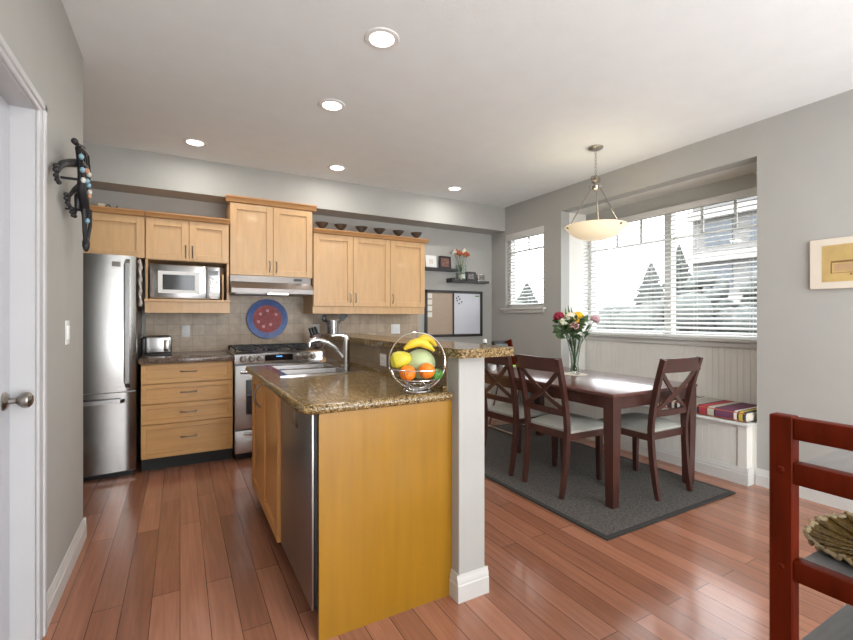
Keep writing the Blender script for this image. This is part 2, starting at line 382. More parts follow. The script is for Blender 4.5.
m = M(); bb(m, (2.48, YB), (XR, YB), (0, -1), .125)
struct('baseboard_back', m, 'trim')
# tiled backsplash
m = M(); m.box(-.28, 2.60, YB-.01, YB, .90, 1.66)
struct('wall_backsplash', m, 'tile')
# ---- door in the left wall
m = M()
for (y0, y1) in ((1.25, 1.34), (2.16, 2.25)):
    pass
m.box(XL, XL+.012, 2.165, 2.235, 0, 2.03, .003, 1); m.box(XL+.0, XL+.018, 2.215, 2.25, 0, 2.075, .004, 1)
m.box(XL, XL+.012, 1.265, 1.335, 0, 2.03, .003, 1); m.box(XL, XL+.018, 1.25, 1.285, 0, 2.075, .004, 1)
m.box(XL, XL+.012, 1.265, 2.235, 2.025, 2.06, .003, 1); m.box(XL, XL+.018, 1.25, 2.25, 2.045, 2.075, .004, 1)
m.box(XL-.115, XL+.002, 2.148, 2.162, 0, 2.03); m.box(XL-.115, XL+.002, 1.338, 1.352, 0, 2.03); m.box(XL-.115, XL+.002, 1.35, 2.15, 2.018, 2.032)
struct('trim_door_casing', m, 'casing')
d1 = bpy.data.objects.new('door_1', None); COL.objects.link(d1); d1.location = (XL-.095, 1.75, 0); d1['kind'] = 'structure'
m = M(); m.box(XL-.115, XL-.068, 1.353, 2.147, .008, 2.016, .002, 1)
for z0, z1 in ((.12, .82), (1.0, 1.9)):
    m.box(XL-.068, XL-.062, 1.47, 1.73, z0, z1, .006, 2); m.box(XL-.068, XL-.062, 1.78, 2.03, z0, z1, .006, 2)
struct('door_leaf', m, 'doorp', d1)
m = M(); kx = XL-.068; m.lathe([(0, 0), (.033, 0), (.034, .004), (.028, .010), (.012, .014), (.011, .034), (.018, .040), (.027, .050), (.0295, .060), (.027, .070), (.017, .078), (0, .080)], (kx, 2.085, .945), 28, (1, 0, 0))
struct('door_knob', m, 'nickel', d1)
# ---- windows
def window(name, xg, y0, y1, z0, z1, sashes, gridz, gridys, depth=.06):
    w_ = bpy.data.objects.new(name, None); COL.objects.link(w_); w_.location = (xg, (y0+y1)/2, z0); w_['kind'] = 'structure'
    m = M(); fw = .045
    m.box(xg-.02, xg+depth, y0, y0+fw, z0, z1); m.box(xg-.02, xg+depth, y1-fw, y1, z0, z1); m.box(xg-.02, xg+depth, y0, y1, z0, z0+fw); m.box(xg-.02, xg+depth, y0, y1, z1-fw, z1)
    for s in sashes: m.box(xg-.02, xg+depth, s-.035, s+.035, z0, z1)
    struct('window_frame', m, 'trim', w_)
    m = M(); ed = [y0+fw]+[v for s in sashes for v in (s-.035, s+.035)]+[y1-fw]
    for i in range(0, len(ed), 2): m.box(xg+.012, xg+.022, ed[i], ed[i+1], gridz-.013, gridz+.013)
    for g in gridys: m.box(xg+.012, xg+.022, g-.013, g+.013, gridz, z1-fw)
    struct('muntin', m, 'trim', w_)
    m = M()
    for i in range(0, len(ed), 2): m.box(xg+.015, xg+.019, ed[i], ed[i+1], z0+fw, z1-fw)
    g = struct('pane', m, PANE, w_)
    return w_
PANE = bpy.data.materials.new('window_pane'); PANE.use_nodes = True; _n = PANE.node_tree; _n.nodes.clear()
_o = _n.nodes.new('ShaderNodeOutputMaterial'); _t = _n.nodes.new('ShaderNodeBsdfTransparent'); _g = _n.nodes.new('ShaderNodeBsdfGlossy'); _g.inputs['Roughness'].default_value = .02
_x = _n.nodes.new('ShaderNodeMixShader'); _x.inputs[0].default_value = .05; _n.links.new(_t.outputs[0], _x.inputs[1]); _n.links.new(_g.outputs[0], _x.inputs[2]); _n.links.new(_x.outputs[0], _o.inputs[0])
window('window_1', XB+.06, BY0, BY1, 1.04, 2.32, [2.62], 2.02, [2.93, 3.22, 2.03, 2.31, 1.82-.05])
window('window_2', XR+.07, WY0, WY1, WZ0, WZ1, [], 2.10, [4.20])
m = M(); m.box(XB-.06, XB+.08, BY0, BY1, 1.035, 1.06, .004); m.box(XB-.03, XB, BY0, BY1, .985, 1.035, .006)
struct('trim_bay_sill', m, 'trim')
m = M(); m.box(XR-.045, XR+.09, WY0-.045, WY1+.055, 1.345, 1.37, .005); m.box(XR-.022, XR, WY0-.02, WY1+.03, 1.305, 1.345, .004)
struct('trim_small_window_sill', m, 'trim')
# ---- blinds
def blind(x, y0, y1, z0, z1, vz0, vz1, label, cords, tilt=-.36, pitch=.0425):
    t = thing('venetian_blind', label, 'blind', (x, (y0+y1)/2, z0))
    m = M(); m.box(x-.05, x-.034, y0-.02, y1+.012, vz0, vz1, .004); m.box(x-.035, x+.03, y0, y1, vz1-.05, vz1-.008, .002, 1)
    P('valance', m, 'trim', t)
    m = M(); z = z0+.045; h = .024
    c, s_ = math.cos(tilt)*h, math.sin(tilt)*h
    while z < vz0+.02:
        m.prism([(x-c, y0, z+s_), (x, y0, z+.003), (x+c, y0, z-s_), (x+c, y0, z-s_-.003), (x, y0, z), (x-c, y0, z+s_-.003)], (0, y1-y0, 0)); z += pitch
    P('slats', m, 'slat', t, smooth=10)
    P('bottom_rail', M().box(x-.025, x+.025, y0, y1, z0, z0+.022, .004), 'slat', t)
    for c_ in cords:
        m = M(); m.tube([(x-.026, c_, z0+.01), (x-.026, c_, vz0+.01)], .0012, 5); m.tube([(x+.026, c_, z0+.01), (x+.026, c_, vz0+.01)], .0012, 5); P('ladder_cord', m, 'white', t)
    m = M(); m.tube([(x-.04, y1-.09, vz0+.02), (x-.042, y1-.09, 1.62)], .002, 6); m.lathe([(0, 0), (.006, .006), (.008, .03), (.003, .045), (0, .046)], (x-.042, y1-.09, 1.575), 8)
    P('pull_cord', m, 'white', t)
    return t
blind(4.10, BY0+.012, BY1-.016, 1.062, 2.25, 2.235, 2.295, 'wide white slatted blind over the bay window', (1.85, 2.3, 2.75, 3.2, 3.45))
blind(3.79, WY0+.012, WY1-.012, 1.372, 2.26, 2.245, 2.33, 'narrow white slatted blind over the small window', (4.0, 4.4), tilt=-.36)

# ================================================================== KITCHEN BACK RUN
UF = 4.45   # face of the upper doors
BF = 4.15   # face of the base doors
# ---- refrigerator
t = thing('refrigerator', 'stainless steel refrigerator with bottom freezer drawer', 'refrigerator', (-.76, 4.45, 0))
fx0, fx1 = -1.205, -.303
P('body', M().box(fx0+.005, fx1-.004, 4.19, 4.82, .03, 1.715, .006), 'steeld', t)
P('toe_grille', M().box(fx0+.02, fx1-.02, 4.20, 4.26, .0, .05), 'blackp', t)
def curved_door(m, z0, z1):
    n = 20; a = []
    for i in range(n+1):
        u = i/n; x = fx0+(fx1-fx0)*u; y = 4.10+.035*(2*u-1)**2+(.012 if i in (0, n) else 0); a.append((x, y, z0))
    a += [(fx1, 4.185, z0), (fx0, 4.185, z0)]
    m.prism(a, (0, 0, z1-z0)); return m
d = P('door', curved_door(M(), .672, 1.725), 'steelf', t)
m = M(); m.tube([(-.352, 4.115, .71), (-.352, 4.065, .74), (-.352, 4.055, 1.2), (-.352, 4.065, 1.66), (-.352, 4.115, 1.69)], 1, flat=(.022, .026), up=(0, 1, 0)); P('handle', m, 'steel', d, smooth=50)
P('badge', M().box(-.455, -.40, 4.118-.006, 4.122, 1.635, 1.675), 'nickel', d)
P('hinge_cap', M().box(-1.18, -1.08, 4.12, 4.2, 1.726, 1.745, .004), 'blackp', d)
f = P('freezer_drawer', curved_door(M(), .055, .662), 'steelf', t)
m = M(); m.tube([(-1.12, 4.14, .60), (-1.1, 4.07, .605), (-.75, 4.05, .605), (-.40, 4.07, .605), (-.38, 4.14, .60)], 1, flat=(.03, .022), up=(0, 0, 1)); P('handle', m, 'steel', f, smooth=50)
# ---- towel hanging on the fridge side
m = M()
def tw(u, v): return (-.290+.008*math.sin(v*22)*(.5+u)-.0, 4.20+.16*u, 1.70-.34*v-.03*math.sin(u*9))
for dx in (0, .006):
    m.grid(lambda u, v: (tw(u, v)[0]+dx, tw(u, v)[1], tw(u, v)[2]), 8, 26)
m.cyl((-.299, 4.28, 1.70), (-.285, 4.28, 1.70), .012)
solo('towel', m, 'towel', 'pale lace towel hanging on the side of the refrigerator', 'towel')
# ---- cabinet over the fridge
def crown(m, x0, x1, yf, z0, z1, p=.035, left=True, right=True, yb=4.82):
    prof = [(0, 0), (-.010, 0), (-.014, .008), (-p*.8, (z1-z0)*.7), (-p, (z1-z0)*.8), (-p, z1-z0), (0, z1-z0)]
    m.prism([(x0-(p if left else 0), yf+a, z0+b) for a, b in prof], (x1-x0+(p if left else 0)+(p if right else 0), 0, 0))
    if left: m.prism([(x0+a, yf, z0+b) for a, b in prof], (0, yb-yf, 0))
    if right: m.prism([(x1-a, yf, z0+b) for a, b in prof], (0, yb-yf, 0))
    m.box(x0, x1, yf, yb, z0, z1-.004)
    return m
t = thing('wall_cabinet', 'maple cabinet above the refrigerator with two plain doors', 'cabinet', (-.76, 4.63, 1.755))
P('body', M().box(-1.24, -.262, UF+.021, 4.84, 1.755, 2.115), 'maple', t)
P('door', shaker(M(), -1.235, -.76, 1.752, 2.10, UF), 'maple', t); P('door', shaker(M(), -.756, -.266, 1.752, 2.10, UF), 'maple', t)
P('crown', crown(M(), -1.24, -.262, UF, 2.108, 2.15, left=False, right=False), 'crown', t)
# ---- cabinet with microwave niche
t = thing('wall_cabinet', 'maple wall cabinet with two doors above the microwave niche', 'cabinet', (.07, 4.63, 1.28))
m = M(); m.box(-.258, .396, UF+.021, 4.84, 1.745, 2.115); m.box(-.258, -.24, UF+.005, 4.84, 1.38, 1.745); m.box(.378, .396, UF+.005, 4.84, 1.38, 1.745); m.box(-.24, .378, 4.80, 4.84, 1.40, 1.745)
P('body', m, 'maple', t)
m = M(); m.box(-.262, .40, 4.36, 4.83, 1.382, 1.402, .002, 1); P('niche_shelf', m, 'maple', t)
m = M(); m.box(-.258, .396, 4.385, 4.405, 1.285, 1.382); m.box(-.258, -.24, 4.405, 4.83, 1.285, 1.382); m.box(.378, .396, 4.405, 4.83, 1.285, 1.382); P('apron', m, 'maple', t)
for x0, x1, hx in ((-.256, .068, .045), (.072, .394, .098)):
    d = P('door', shaker(M(), x0, x1, 1.748, 2.10, UF), 'maple', t)
    P('handle', pull(M(), hx, UF, 1.83), 'nickel', d)
P('crown', crown(M(), -.258, .396, UF, 2.108, 2.15, left=False, right=False), 'crown', t)
# ---- microwave
t = thing('microwave', 'stainless countertop microwave in the maple niche', 'microwave', (.03, 4.6, 1.402))
P('body', M().box(-.222, .318, 4.43, 4.76, 1.41, 1.70, .006), 'steeld', t)
m = M(); m.box(-.222, .205, 4.405, 4.43, 1.41, 1.70, .004); d = P('door', m, 'steel', t)
m = M(); m.box(-.165, .150, 4.3985, 4.407, 1.455, 1.645, .002, 1); P('door_frame', m, 'white', d, label='pale grey door surround')
P('window', M().box(-.13, .115, 4.396, 4.40, 1.485, 1.615), 'blackg', d)
P('control_panel', M().box(.208, .318, 4.405, 4.43, 1.41, 1.70, .004), 'steel', t)
m = M(); m.box(.225, .30, 4.401, 4.406, 1.625, 1.665); P('display', m, 'blackg', t)
m = M()
for i in range(3):
    for j in range(4): m.box(.226+i*.027, .246+i*.027, 4.401, 4.406, 1.50+j*.027, 1.52+j*.027, .002, 1)
m.box(.226, .30, 4.401, 4.406, 1.43, 1.475, .002, 1); P('buttons', m, 'white', t)
for x in (-.20, .27):
    for y in (4.5, 4.7): P('foot', M().box(x, x+.03, y, y+.03, 1.402, 1.411), 'blackp', t)
m = M(); m.box(.336, .352, 4.45, 4.74, 1.403, 1.64, .004)
solo('cutting_board', m, 'maple', 'upright wooden cutting board beside the microwave', 'cutting board')
# ---- tall middle cabinet
t = thing('wall_cabinet', 'tall maple wall cabinet with two doors above the range hood', 'cabinet', (.785, 4.63, 1.64))
P('body', M().box(.404, 1.172, UF+.021, 4.84, 1.64, 2.33), 'maple', t)
for x0, x1, hx in ((.407, .786, .757), (.790, 1.169, .819)):
    d = P('door', shaker(M(), x0, x1, 1.645, 2.315, UF), 'maple', t); P('handle', pull(M(), hx, UF, 1.735), 'nickel', d)
P('crown', crown(M(), .404, 1.172, UF, 2.322, 2.375, yb=4.555), 'crown', t)
# ---- right cabinet
t = thing('wall_cabinet', 'wide three-door maple wall cabinet under the row of small bowls', 'cabinet', (1.83, 4.63, 1.28))
P('body', M().box(1.178, 2.475, UF+.021, 4.84, 1.36, 2.115), 'maple', t)
for x0, x1, hx in ((1.182, 1.600, 1.572), (1.604, 2.032, 1.632), (2.036, 2.472, 2.064)):
    d = P('door', shaker(M(), x0, x1, 1.362, 2.102, UF), 'maple', t); P('handle', pull(M(), hx, UF, 1.455), 'nickel', d)
m = M(); m.box(1.178, 2.475, UF+.02, UF+.04, 1.285, 1.36); m.box(1.178, 1.196, UF+.04, 4.83, 1.285, 1.36); m.box(2.457, 2.475, UF+.04, 4.83, 1.285, 1.36); P('light_rail', m, 'maple', t)
P('crown', crown(M(), 1.178, 2.475, UF, 2.108, 2.15, left=False), 'crown', t)
# ---- bowls on top
def mkbowl():
    t = thing('footed_bowl', '', 'bowl', (0, 0, 0))
    obj('bowl', M().lathe([(.010, .030), (.03, .045), (.052, .066), (.066, .088), (.070, .094), (.066, .094), (.048, .069), (.025, .050), (0, .044)], n=24), 'pewter', t)
    obj('foot', M().lathe([(0, 0), (.028, 0), (.028, .004), (.010, .010), (.007, .030), (0, .031)], n=16), 'pewter', t); return t
bw = mkbowl(); W = ['leftmost small metal footed bowl, beside the tall cabinet', 'second small footed bowl from the left, on the wide cabinet', 'third small footed bowl from the left, on the wide cabinet', 'fourth small footed bowl from the left, on the wide cabinet', 'second small footed bowl from the right, on the wide cabinet', 'rightmost small metal footed bowl, near the end of the wide cabinet']
for i, x in enumerate((1.31, 1.515, 1.752, 1.968, 2.205, 2.448)):
    x = min(x, 2.44); z = 2.152
    if i == 0: bw.location = (x-.0, 4.60, z); bw['label'] = W[0]; bw['group'] = 'small footed bowls on the wall cabinet'
    else: dup(bw, (x, 4.60, z), label=W[i], group='small footed bowls on the wall cabinet')
# ---- trinket on the fridge cabinet
t = thing('wire_ornament', 'small cream ornament with dark wire beside the wall sculpture', 'ornament', (-.53, 4.62, 2.152))
P('body', M().cyl((-.60, 4.60, 2.185), (-.555, 4.60, 2.185), .03), 'plaster', t)
m = M(); m.tube([(-.555, 4.6, 2.185), (-.53, 4.60, 2.21), (-.50, 4.60, 2.16), (-.47, 4.60, 2.20), (-.49, 4.62, 2.157)], .005, 6); P('wire', m, 'iron', t)
# ---- drawers base
t = thing('base_cabinet', 'maple four-drawer base cabinet beneath the toaster', 'cabinet', (.065, 4.5, 0))
m = M(); m.box(-.272, .402, BF+.021, 4.83, .11, .872); P('body', m, 'mapleb', t)
P('toe_kick', M().box(-.272, .402, BF+.08, 4.80, 0, .11), 'dark', t)
for z0, z1, hz in ((.712, .862, .80), (.550, .704, .63), (.386, .542, .466), (.112, .378, .262)):
    d = P('drawer', shaker(M(), -.270, .398, z0, z1, BF, fr=.036), 'mapleb', t)
    P('handle', pull(M(), .064, BF, hz, .11, False), 'nickel', d)
m = M(); m.box(-.285, .408, 4.115, 4.83, .874, .915, .006)
solo('countertop', m, 'graniteb', 'short dark granite countertop between the refrigerator and range', 'countertop')
# ---- toaster
t = thing('toaster', 'chrome and black two-slice toaster on the dark countertop', 'toaster', (-.17, 4.52, .915))
P('body', M().box(-.262, -.062, 4.46, 4.60, .925, 1.085, .022, 4), 'steel', t)
P('end_cap', M().box(-.292, -.250, 4.455, 4.605, .92, 1.078, .018, 3), 'blackp', t)
P('base', M().box(-.285, -.06, 4.46, 4.60, .915, .93, .003), 'blackp', t)
P('slot', M().box(-.235, -.085, 4.50, 4.515, 1.08, 1.087), 'blackp', t); P('slot', M().box(-.235, -.085, 4.55, 4.565, 1.08, 1.087), 'blackp', t)
P('control_panel', M().box(-.125, -.08, 4.452, 4.462, .945, 1.05, .004), 'nickel', t)
P('lever', M().box(-.118, -.087, 4.438, 4.455, .955, .972, .004), 'blackp', t)
# ---- range
t = thing('range', 'stainless steel gas range with front knobs and blue display', 'stove', (.785, 4.46, 0))
rx0, rx1 = .412, 1.162
P('body', M().box(rx0, rx1, 4.14, 4.80, .06, .905), 'steeld', t)
P('base', M().box(rx0+.02, rx1-.02, 4.18, 4.78, 0, .062), 'blackp', t)
m = M(); m.prism([(rx0-.004, 4.14, .835), (rx0-.004, 4.085, .845), (rx0-.004, 4.085, .925), (rx0-.004, 4.12, .945), (rx0-.004, 4.16, .945), (rx0-.004, 4.16, .835)], (rx1-rx0+.008, 0, 0)); cp = P('control_panel', m, 'steel', t)
P('display', M().box(.655, .895, 4.081, 4.086, .862, .915), 'blackg', cp)
m = M(); m.box(.75, .80, 4.0795, 4.0812, .893, .903); P('clock_digits', m, mat('blue_digits', (90, 160, 220), .4, emit=(90, 170, 255), es=1.2), cp)
for x in (.475, .545, .610, .945, 1.01, 1.08):
    m = M(); m.lathe([(0, 0), (.028, 0), (.028, .006), (.022, .010), (.020, .026), (.017, .030), (0, .030)], (x, 4.085, .886), 20, (0, -1, 0)); m.box(x-.004, x+.004, 4.048, 4.058, .869, .903)
    P('knob', m, 'nickel', cp)
d = P('oven_door', M().box(rx0, rx1, 4.105, 4.14, .27, .828, .006), 'steel', t)
P('window', M().box(.50, 1.074, 4.101, 4.107, .40, .70, .004), 'blackg', d)
m = M(); m.tube([(.45, 4.05, .775), (1.124, 4.05, .775)], .013, 12); m.cyl((.475, 4.05, .775), (.475, 4.106, .775), .009); m.cyl((1.10, 4.05, .775), (1.10, 4.106, .775), .009); P('handle', m, 'steel', d)
d = P('storage_drawer', M().box(rx0, rx1, 4.105, 4.14, .065, .262, .006), 'steel', t)
P('handle', M().box(.48, 1.09, 4.085, 4.107, .222, .245, .005), 'steel', d)
P('cooktop', M().box(rx0-.006, rx1+.006, 4.13, 4.81, .905, .93, .004), 'steel', t)
for k in range(3):
    x0 = .425+k*.245; x1 = x0+.235; m = M(); z = .968
    for (a, b) in (((x0, 4.19), (x1, 4.19)), ((x0, 4.76), (x1, 4.76)), ((x0, 4.19), (x0, 4.76)), ((x1, 4.19), (x1, 4.76)), ((x0, 4.475), (x1, 4.475)), (((x0+x1)/2, 4.19), ((x0+x1)/2, 4.40)), (((x0+x1)/2, 4.55), ((x0+x1)/2, 4.76)), ((x0+.03, 4.33), (x1-.03, 4.33)), ((x0+.03, 4.62), (x1-.03, 4.62))):
        m.tube([(a[0], a[1], z), (b[0], b[1], z)], 1, flat=(.011, .010), up=(0, 0, 1))
    for a in ((x0, 4.19), (x1, 4.19), (x0, 4.76), (x1, 4.76)): m.cyl((a[0], a[1], .93), (a[0], a[1], z), .008, n=8)
    P('grate', m, 'iron', t)
for x, y in ((.54, 4.33), (.54, 4.62), (.787, 4.475), (1.03, 4.33), (1.03, 4.62)): P('burner', M().lathe([(0, .02), (.045, .02), (.05, .012), (.05, 0), (0, 0)], (x, y, .93), 20), 'iron', t)
# ---- hood
t = thing('range_hood', 'slim stainless steel range hood beneath the tall cabinet', 'range hood', (.785, 4.6, 1.465))
m = M(); m.prism([(.402, 4.83, 1.637), (.402, 4.40, 1.637), (.402, 4.39, 1.578), (.402, 4.29, 1.512), (.402, 4.285, 1.47), (.402, 4.83, 1.47)], (.735, 0, 0)); P('canopy', m, 'steeld', t)
P('lamp', M().box(.72, .90, 4.282, 4.34, 1.462, 1.471), 'lens', t); P('filter', M().box(.44, .70, 4.36, 4.78, 1.464, 1.471), 'steeld', t)
P('switch', M().box(.97, 1.05, 4.388, 4.394, 1.60, 1.622), 'blackp', t)
# ---- plate
t = thing('decorative_plate', 'round blue-rimmed plate with red centre hung above the range', 'plate', (.797, 4.82, 1.03))
c = (.797, 4.835, 1.231)
P('rim', M().lathe([(.10, .004), (.125, .012), (.19, .03), (.203, .034), (.206, .028), (.19, .018), (.12, .0)], c, 48, (0, -1, 0)), 'blue', t, label='blue glazed rim')
P('centre', M().lathe([(0, .012), (.10, .012), (.138, .019), (.143, .018), (.14, .008), (0, 0)], c, 48, (0, -1, 0)), 'red', t, label='red patterned centre')
for i, (a, b) in enumerate(((-.07, .05), (.03, -.06), (.085, .045), (-.04, -.08), (.0, .085), (-.09, -.03))):
    P('blossom', M().lathe([(0, .004), (.012, .004), (.017, .001), (.017, -.004), (0, -.004)], (c[0]+a, c[1]-.0165, c[2]+b), 10, (0, -1, 0)), 'petpink', t)
# ---- right base unit and counter
t = thing('base_cabinet', 'maple base cabinet right of the range, behind the island', 'cabinet', (1.83, 4.5, 0))
P('body', M().box(1.172, 2.46, BF+.021, 4.83, .11, .872), 'mapleb', t); P('toe_kick', M().box(1.172, 2.46, BF+.08, 4.8, 0, .11), 'dark', t)
for x0, x1 in ((1.175, 1.60), (1.604, 2.03), (2.034, 2.458)):
    d = P('door', shaker(M(), x0, x1, .112, .70, BF), 'mapleb', t); P('handle', pull(M(), x1-.03, BF, .62), 'nickel', d)
    d = P('drawer', shaker(M(), x0, x1, .712, .862, BF, fr=.036), 'mapleb', t); P('handle', pull(M(), (x0+x1)/2, BF, .79, .1, False), 'nickel', d)
solo('countertop', M().box(1.168, 2.48, 4.115, 4.83, .874, .915, .006), 'graniteb', 'dark granite countertop under the knife block, right of the range', 'countertop')
# ---- utensils and knife block
t = thing('utensil_crock', 'steel crock on a black stand beside the knife block', 'utensil holder', (1.40, 4.55, .915))
P('cup', M().lathe([(0, .165), (.062, .165), (.068, .30), (.065, .30), (.06, .17), (0, .17)], (1.41, 4.55, .915), 24), 'steel', t)
m = M(); m.box(1.33, 1.49, 4.49, 4.61, 1.055, 1.08, .004); m.box(1.335, 1.365, 4.5, 4.6, .915, 1.055, .003, 1); m.box(1.33, 1.47, 4.49, 4.61, .915, .93, .003, 1); P('stand', m, 'blackp', t)
def utensil(x, y, dx, dz, label, head):
    m = M(); a = Vector((x, y, 1.10)); b = Vector((x+dx, y, 1.10+dz)); m.tube([a, b], .006, 8)
    d_ = (b-a).normalized(); s_ = Vector((d_.z, 0, -d_.x))
    if head == 'spatula': m.prism([b-s_*.03, b+s_*.03, b+s_*.045+d_*.085, b-s_*.045+d_*.085], (0, .006, 0))
    else: m.ball(b+d_*.03, .03, (.9, .3, 1.3), 12)
    solo(head, m, 'blackp', label, 'utensil')
utensil(1.43, 4.55, .07, .12, 'black slotted turner leaning right in the steel crock', 'spatula')
utensil(1.39, 4.55, -.055, .11, 'black serving spoon leaning left in the steel crock', 'spoon')
t = thing('knife_block', 'black knife block with handles behind the faucet', 'knife block', (1.26, 4.55, .915))
T = Matrix.Translation((1.26, 4.55, .917)) @ Matrix.Rotation(-.32, 4, 'Y')
P('block', M(T).box(-.035, .05, -.06, .06, .012, .16, .004), 'wood', t)
for i in range(3):
    for j in range(2): P('knife_handle', M(T).box(-.03+.028*i, -.012+.028*i, -.04+.045*j, -.018+.045*j, .16, .235, .004, 1), 'blackp', t)
# ---- outlets
def plate(name, T, label, kind='outlet', group=None):
    t = thing(name, label, 'outlet' if kind == 'outlet' else 'switch', tuple(T.translation), group=group)
    P('cover', M(T).box(-.036, .036, -.005, 0, -.058, .058, .003, 2), 'white', t)
    m = M(T)
    if kind == 'outlet': m.box(-.018, .018, -.008, -.004, .008, .042, .004); m.box(-.018, .018, -.008, -.004, -.042, -.008, .004)
    else: m.box(-.017, .017, -.010, -.004, -.034, .034, .003)
    P('socket' if kind == 'outlet' else 'rocker', m, 'white', t)
TL = Matrix.Translation
plate('wall_outlet', TL((.05, YB-.0105, 1.115)), 'white outlet on the tile backsplash beside the toaster')
plate('wall_outlet', TL((1.315, YB-.0105, 1.115)), 'white outlet on the tile behind the knife block')
t = thing('wall_outlet', 'white double outlet on the tile under the wide cabinet', 'outlet', (2.28, YB-.0105, 1.05))
P('cover', M().box(2.22, 2.34, YB-.016, YB-.0105, 1.05, 1.165, .003), 'white', t)
for x in (2.253, 2.307): P('socket', M().box(x-.017, x+.017, YB-.019, YB-.015, 1.075, 1.14, .003), 'white', t)
plate('wall_outlet', TL((HX0-.0085, 2.41, .99)) @ Matrix.Rotation(-PI/2, 4, 'Z') @ Matrix.Diagonal((1.25, 1, .62, 1)), 'white outlet on the tiled side of the island half wall')
plate('light_switch', TL((XL, 2.69, 1.17)) @ Matrix.Rotation(PI/2, 4, 'Z'), 'white light switch on the left wall', 'switch')

# ================================================================== ISLAND
R90 = Matrix.Rotation(-PI/2, 4, 'Z')      # local front -Y  ->  world -X ; local x -> world -y
IX = .428; IY0 = 1.668; IY1 = 3.20
t = thing('island_cabinet', 'maple island cabinet with golden end panel and dark toe kick', 'cabinet', (.74, 2.75, 0))
m = M(); m.box(IX+.021, HX0-.002, 2.325, IY1, .11, .60); m.box(IX+.021, HX0-.002, 3.145, IY1, .60, .868); m.box(IX+.021, HX0-.002, 2.325, 2.535, .60, .868); m.box(IX+.021, .50, 2.535, 3.145, .60, .868)
P('body', m, 'maplei', t)
P('toe_kick', M().box(IX+.075, HX0-.004, IY0+.02, IY1-.02, 0, .11), 'dark', t)
P('end_panel', M().box(IX+.036, HX0-.001, IY0, IY0+.02, .0, .872), 'panel', t, label='golden maple end panel')
# split: two doors, far one near the sink
for y0, y1, hy in ((2.775, 3.195, None), (2.33, 2.77, 2.72)):
    d = P('door', shaker(M(R90), -y1, -y0, .105, .862, IX), 'maplei', t)
    if hy is None: P('handle', pull(M(R90), -2.84, IX, .765, .13, True, .035, .006), 'nickel', d)
P('filler', M().box(IX, IX+.02, 2.305, 2.328, .105, .862), 'maplei', t)
t = thing('dishwasher', 'stainless dishwasher in the island beside the golden panel', 'dishwasher', (.72, 2.01, 0))
P('body', M().box(IX+.0325, HX0-.02, 1.723, 2.30, .115, .862), 'blackp', t)
P('door', M(R90).box(-2.30, -1.700, IX+.016, IX+.027, .105, .866, .002), 'steeld', t)
m = M(R90); m.lathe([(0, .003), (.036, .003), (.044, 0), (.044, -.006), (0, -.006)], (-1.97, IX+.016, .80), 24, (0, -1, 0)); P('badge', m, 'nickel', t)
P('handle_recess', M(R90).box(-2.02, -1.93, IX+.0145, IX+.02, .765, .80, .002, 1), 'blackp', t)
P('side_gap_shade', M(R90).box(-1.722, -1.69, IX+.028, IX+.06, .12, .866), 'blackp', t)  # black strip stands in for the shaded gap by the end panel
# ---- counter with sink cut-out
SX0, SX1, SY0, SY1 = .505, .965, 2.545, 3.135
CX0, CX1, CY0, CY1 = .397, HX0-.009, 1.655, 3.235
t = thing('countertop', 'polished brown granite countertop on the island around the sink', 'countertop', (.73, 2.4, .872))
m = M()
def slab(x0, x1, y0, y1):
    m.box(x0, x1, y0, y1, .872, .912)
slab(SX0-.01, CX1, CY0+.012, SY0); slab(CX0+.012, SX0-.01, CY0+.06, CY1); slab(SX0-.01, SX0, SY0, CY1); slab(SX1, CX1, SY0, CY1); slab(SX0, SX1, SY1, CY1)
# near-left corner clipped + rounded nosing along left and near edge
c0 = .05
m.prism([(CX0+.012, CY0+c0, .872), (CX0+c0, CY0+.012, .872), (SX0-.01, CY0+.012, .872), (SX0-.01, CY0+.06, .872), (CX0+.012, CY0+.06, .872)], (0, 0, .04))
path = [(CX0+.012, CY1, .892), (CX0+.012, CY0+c0, .892), (CX0+.022, CY0+.022, .892), (CX0+c0, CY0+.012, .892), (CX1, CY0+.012, .892)]
m.tube(path, .0198, 16)
P('slab', m, 'granite', t)
P('backsplash_lip', M().box(HX0-.028, HX0-.0085, 1.70, CY1, .912, .93), 'granite', t)
t = thing('bar_top', 'raised brown granite bar top on the half wall', 'countertop', (1.17, 2.6, 1.065))
m = M(); m.prism([(1.042, 1.585, 1.0655), (1.057, 1.57, 1.0655), (1.34, 1.57, 1.0655), (1.353, 1.585, 1.0655), (1.353, 3.70, 1.0655), (1.042, 3.70, 1.0655)], (0, 0, .04)); P('slab', m, 'granite', t)
# ---- sink
t = thing('sink', 'double bowl stainless steel sink set in the granite', 'sink', (.735, 2.84, .74))
m = M(); z = .9135
m.box(SX0-.018, SX0+.03, SY0-.018, SY1+.018, z-.001, z+.004); m.box(SX1-.065, SX1+.046, SY0-.018, SY1+.018, z-.001, z+.004)
for y0, y1 in ((SY0-.018, SY0+.022), (2.825, 2.86), (SY1-.022, SY1+.018)): m.box(SX0+.03, SX1-.065, y0, y1, z-.001, z+.004)
P('rim', m, 'chrome', t)
for y0, y1 in ((SY0+.022, 2.825), (2.86, SY1-.022)):
    m = M(); x0, x1 = SX0+.03, SX1-.065; zb = .745
    a = [(x0, y0), (x1, y0), (x1, y1), (x0, y1)]; b = [(x0+.025, y0+.025), (x1-.025, y0+.025), (x1-.025, y1-.025), (x0+.025, y1-.025)]
    for i in range(4):
        j = (i+1) % 4; m.poly([(*a[i], z), (*a[j], z), (*b[j], zb), (*b[i], zb)])
    m.poly([(*q, zb) for q in b]); bo = P('basin', m, 'steeld', t); P('drain', M().lathe([(0, .003), (.035, .003), (.04, 0), (0, 0)], ((x0+x1)/2, (y0+y1)/2, zb), 16), 'chrome', bo)
